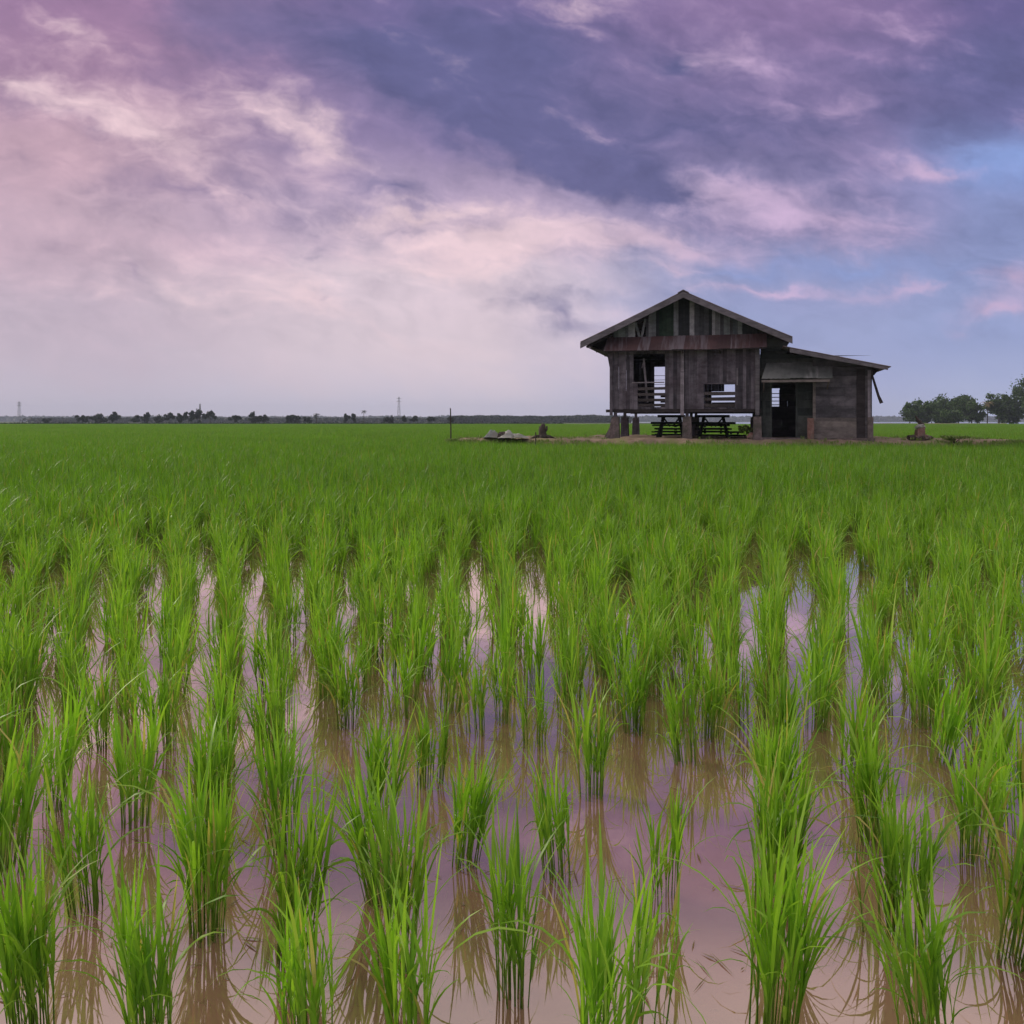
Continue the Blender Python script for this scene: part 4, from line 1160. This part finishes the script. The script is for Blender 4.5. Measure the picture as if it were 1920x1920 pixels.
# ------------------------------------------------------------------ trees
def tree(px, Y, topy, wpx, seed, label, group, m_=LEAF_FAR, n_=900, leaf=.45, base_z=0.0, crown_lo=.25, name='tree', clumps=11, lean=0.0, cat='tree'):
    top = CAMH - (topy - HZ) * Y / F; h = top - base_z; wd = wpx * Y / F
    root = empty(name, at(px, None, Y, base_z), 0); tag(root, label, cat, group)
    g_ = random.Random(seed)
    ch = h * (1 - crown_lo)
    V = plant_leaf_quads(n_, wd / 2 * .95, wd / 2 * .95, ch / 2 * 1.0, leaf * .7, leaf, seed, h * crown_lo * .9, clumps, .15)
    link('crown', quads_mesh('crown', V, m_), root)
    m2 = MB(); r = max(.02 * h, .1)
    m2.tube([(0, 0, -.2), (lean * .3, 0, h * .25), (lean * .6, 0, h * .5), (lean, 0, h * .8)], [r * 1.3, r, r * .7, r * .2], 7)
    for k in range(6):
        a = g_.uniform(0, 6.28); z0 = h * g_.uniform(.2, .5); l = wd * g_.uniform(.2, .4)
        m2.tube([(lean * .4, 0, z0), (math.cos(a) * l * .6, math.sin(a) * l * .6, z0 + h * .15), (math.cos(a) * l, math.sin(a) * l, z0 + h * .3)], [r * .6, r * .4, r * .1], 5)
    m2.build('trunk', BARK, root)
    return root
GL = 'far trees along the left horizon'
def ft(px, top, wd, seed, label, Y=430, **k): return tree(px, Y, top - 2.0, wd * 1.35, seed, label, GL, n_=1100, leaf=.9, crown_lo=k.pop('lo', .12), **k)
LT = [(155, 778.5, 20, 'leftmost of the round trees on the left horizon, leaning left'), (187, 777.5, 22, 'second round tree from the left on the horizon, double crowned'),
      (212, 775.5, 16, 'third round tree from the left on the horizon, crown like a ball'), (257, 781, 17, 'low tree starting the second tree group from the left'),
      (273, 774, 14, 'pointed tree right after the low tree of the second group'), (296, 780, 13, 'small tree in the middle of the second tree group'),
      (317, 775.5, 19, 'round tree left of the pair before the tallest far tree'), (338, 775.5, 15, 'left tree of the pair beside the tallest far tree'), (354, 771, 15, 'right tree of the pair beside the tallest far tree'),
      (374, 769, 20, 'left half of the tallest far tree clump on the left horizon'), (394, 771, 20, 'right half of the tallest far tree clump on the left horizon'),
      (441, 776, 18, 'wide tree alone to the right of the tallest far clump'), (474, 777, 14, 'left tree of the pair at a quarter of the horizon'), (494, 776.5, 14, 'right tree of the pair at a quarter of the horizon'),
      (484, 783, 24, 'low bush like tree joining the pair at a quarter of the horizon'), (542, 779, 9, 'small dark tree left of the flat crowned one'), (554, 779, 17, 'flat crowned tree right of a small dark tree'),
      (576, 783, 13, 'lowest tree just left of the slim palm'), (663, 775.5, 8, 'slim tree right of the forked one near a third of the horizon'), (650, 776, 10, 'forked tree near a third of the horizon'),
      (724, 782, 9, 'small tree left of the tall mast'), (732, 782, 9, 'small tree touching the mast foot from the left'), (758, 782, 8, 'small tree just right of the tall mast'),
      (776, 781, 11, 'low wide tree right of the tall mast'), (806, 782.5, 11, 'last separate far tree before the thin post'), (845, 783, 9, 'far tree in line with the thin post'), (85, 785, 12, 'tiny low tree far left before the round trees')]
for i, (px, tp, wd, lab) in enumerate(LT): ft(px, tp, wd * 1.15, 300 + i, lab)
def palm(px, Y, topy, wpx, seed, label, group, m_=LEAF_FAR, name='palm_tree', nf=16, parent_dry=0):
    top = CAMH - (topy - HZ) * Y / F; wd = wpx * Y / F
    g_ = random.Random(seed); root = empty(name, at(px, None, Y, 0)); tag(root, label, 'palm', group)
    hc = top - wd * .22; m2 = MB(); m2.tube([(0, 0, -.2), (.15, 0, hc * .5), (0, 0, hc)], [.22, .16, .13], 7); m2.build('trunk', BARK, root)
    V = []
    for k in range(nf):
        a = 2 * math.pi * k / nf + g_.uniform(-.2, .2); el = g_.uniform(-.1, 1.1); L = wd * .55 * g_.uniform(.8, 1.1)
        prev = Vector((0, 0, hc))
        for s_ in range(6):
            e_ = el - s_ * .33; nxt = prev + Vector((math.cos(a) * math.cos(e_), math.sin(a) * math.cos(e_), math.sin(e_))) * (L / 6)
            sd_ = Vector((-math.sin(a), math.cos(a), 0)); dn = Vector((0, 0, -.35))
            for q_ in range(3):
                p_ = prev.lerp(nxt, q_ / 3)
                for sg in (-1, 1):
                    tip = p_ + (sd_ * sg * .85 + dn) * (L * .20) + (nxt - prev) * .5
                    V.append([p_, p_ + (nxt - prev) * .28, tip + (nxt - prev) * .1, tip])
            prev = nxt
    link('fronds', quads_mesh('fronds', np.array([[tuple(x) for x in q] for q in V]), m_), root)
    return root
palm(593, 420, 774.5, 17, 1, 'slim palm standing clear of the low trees on the left horizon', GL)
palm(682, 520, 769, 13, 2, 'palm with a raised crown, right of the slim tree on the left horizon', GL)

# right-hand grove
GR = 'trees of the grove right of the house'
for (px, Y, tp, wd, lo, lab) in (
        (1706, 318, 754, 44, .22, 'leftmost low tree of the grove, drooping towards the water'),
        (1733, 322, 749, 52, .10, 'brownish green tree second from the left in the grove'),
        (1765, 326, 742, 58, .08, 'wide dark tree in the middle of the grove'),
        (1797, 320, 737, 56, .08, 'tallest tree of the dense part of the grove'),
        (1822, 316, 750, 42, .02, 'rounded low tree closing the dense grove on its right'),
        (1782, 312, 766, 60, .0, 'bushy tree in front at the foot of the dense grove'),
        (1873, 322, 732, 60, .26, 'separate domed tree with a visible thin trunk right of the dense grove'),
        (1928, 318, 704, 72, .08, 'tall tree cut by the right edge of the photo'),
        (1893, 330, 760, 50, .12, 'low tree between the domed tree and the tall edge tree')):
    tree(px, Y, tp, wd * 1.12, int(px), lab, GR, LEAF_NEAR, n_=5200, leaf=.8, crown_lo=lo, clumps=34)
palm(1851, 314, 752, 24, 5, 'brown fronded palm leaning beside the domed tree', GR, LEAF_DRY, nf=13)
# embankment in front of the grove
mb = MB()
for i in range(61):
    x = 98 + 70 * i / 60
    for (yy, zz_) in ((288, -.06), (290, .72 + .12 * mnoise.noise(Vector((x * .3, 0, 0)))), (296, .75 + .1 * mnoise.noise(Vector((x * .4, 5, 0)))), (330, .3), (360, -.06)): mb.v.append((x + 30 * 0, yy, zz_ if 98 < x < 200 else -.06))
for i in range(60):
    for j in range(4): a = i * 5 + j; mb.face([a, a + 5, a + 6, a + 1])
grove_m = rough_material('grove_ground', (0.09, 0.12, 0.035), (0.14, 0.16, 0.06), (0.17, 0.14, 0.09), .4)
tag(mb.build('embankment', grove_m, smooth=True), kind='structure')
# low dark growth along the far edge of the paddies
def belt(name, x0, x1, Y, dY, h0, h1, n_, leaf, m_, label, seed, cat='undergrowth'):
    g_ = np.random.default_rng(seed)
    x = g_.uniform(x0, x1, n_); y = Y + g_.uniform(0, dY, n_)
    hh = np.array([h0 + (h1 - h0) * (.5 + .5 * mnoise.noise(Vector((a / (h1 * 7), seed, 0))) + .35 * mnoise.noise(Vector((a / (h1 * 1.6), seed, 4)))) for a in x])
    z = g_.uniform(0, 1, n_) ** .7 * hh
    p = np.stack([x, y, z], 1)
    a = g_.normal(size=(n_, 3)); a[:, 1] *= .4; a /= np.linalg.norm(a, axis=1)[:, None]; b_ = np.cross(a, g_.normal(size=(n_, 3))); b_ /= np.linalg.norm(b_, axis=1)[:, None]
    a *= (leaf * g_.uniform(.6, 1.3, n_))[:, None] * .5; b_ *= (leaf * .8 * g_.uniform(.6, 1.3, n_))[:, None] * .5
    V = np.stack([p - a, p + b_, p + a, p - b_], axis=1)
    o_ = link(name, quads_mesh(name, V, m_)); return tag(o_, label, cat, kind='stuff')
belt('undergrowth', -260, 18, 296, 8, .5, 1.15, 16000, .5, LEAF_FAR, 'dark low growth along the dyke at the far edge of the paddies', 1)
belt('near_treeline', -60, 115, 820, 60, 4.5, 7.5, 16000, 3.2, LEAF_FAR, 'dark low treeline across the field just left of the house', 2, 'treeline')
belt('far_treeline', -2200, 2400, 2300, 200, 9, 15, 30000, 12, FARWOOD, 'hazy blue woods along the whole horizon', 3, 'treeline')
belt('mid_treeline', -520, -20, 900, 80, 3.0, 6.0, 14000, 3.0, FARWOOD, 'grey low bushes between the far trees on the left', 5, 'treeline')

# masts
def mast(px, Y, topy, label, arms=True, wd=2.4, th_=.26):
    top = CAMH - (topy - HZ) * Y / F; root = empty('lattice_mast', at(px, None, Y, 0)); tag(root, label, 'mast', 'masts on the horizon')
    m2 = MB()
    for sx in (-1, 1):
        for sy in (-1, 1): m2.bar((sx * wd, sy * wd, -.5), (sx * wd * .3, sy * wd * .3, top), th_, th_)
    n_ = 9
    for k in range(n_):
        z0, z1 = top * k / n_, top * (k + 1) / n_; a, b_ = wd * (1 - .7 * k / n_), wd * (1 - .7 * (k + 1) / n_)
        for sy in (-1, 1):
            m2.bar((-a, sy * a, z0), (b_, sy * b_, z1), th_ * .6, th_ * .6); m2.bar((a, sy * a, z0), (-b_, sy * b_, z1), th_ * .6, th_ * .6)
    m2.build('tower_frame', STEEL, root)
    if arms:
        m2 = MB()
        for f_ in (.82, .93): m2.box(-wd * 1.6, wd * 1.6, -.2, .2, top * f_ - .25, top * f_ + .25)
        m2.build('cross_arm', STEEL, root)
    return root
mast(748, 1300, 744, 'tall thin lattice mast rising above the left horizon')
mast(36, 1300, 753, 'faint mast near the left edge of the photo')
mast(375, 900, 757, 'short mast behind the tallest far tree clump', False, 1.0, .35)

# bits of straw and leaf floating between the rows
V = []
while len(V) < 420:
    Y = random.uniform(1.9, 6.5); X = random.uniform(-.62 * Y, .62 * Y)
    if mnoise.noise(Vector((X * 1.5, Y * 1.5, 0))) < 0.0: continue
    a = random.uniform(0, 3.14); l, w_ = random.uniform(.008, .06), random.uniform(.0012, .003); c_, s_ = math.cos(a), math.sin(a)
    V.append([(X - c_ * l, Y - s_ * l, .003), (X - s_ * w_, Y + c_ * w_, .005), (X + c_ * l, Y + s_ * l, .003), (X + s_ * w_, Y - c_ * w_, .004)])
tag(link('floating_straw', quads_mesh('floating_straw', np.array(V), LEAF_DRY)), 'bits of straw and leaf floating on the brown paddy water', 'straw', kind='stuff')

# ------------------------------------------------------------------ air
mb = MB(); mb.box(-3600, 3600, -300, 3400, -1.1, 64)
HAZE = bpy.data.materials.new('haze'); HAZE.use_nodes = True
hn = HAZE.node_tree; hn.nodes.clear(); ho = hn.nodes.new('ShaderNodeOutputMaterial'); hv = hn.nodes.new('ShaderNodeVolumePrincipled')
hv.inputs['Color'].default_value = (0.68, 0.78, 1.0, 1); hv.inputs['Density'].default_value = 0.00018
hv.inputs['Anisotropy'].default_value = 0.0
hn.links.new(hv.outputs[0], ho.inputs['Volume'])
hz = mb.build('haze', HAZE); tag(hz, 'pale evening haze over the fields', 'haze', kind='stuff')
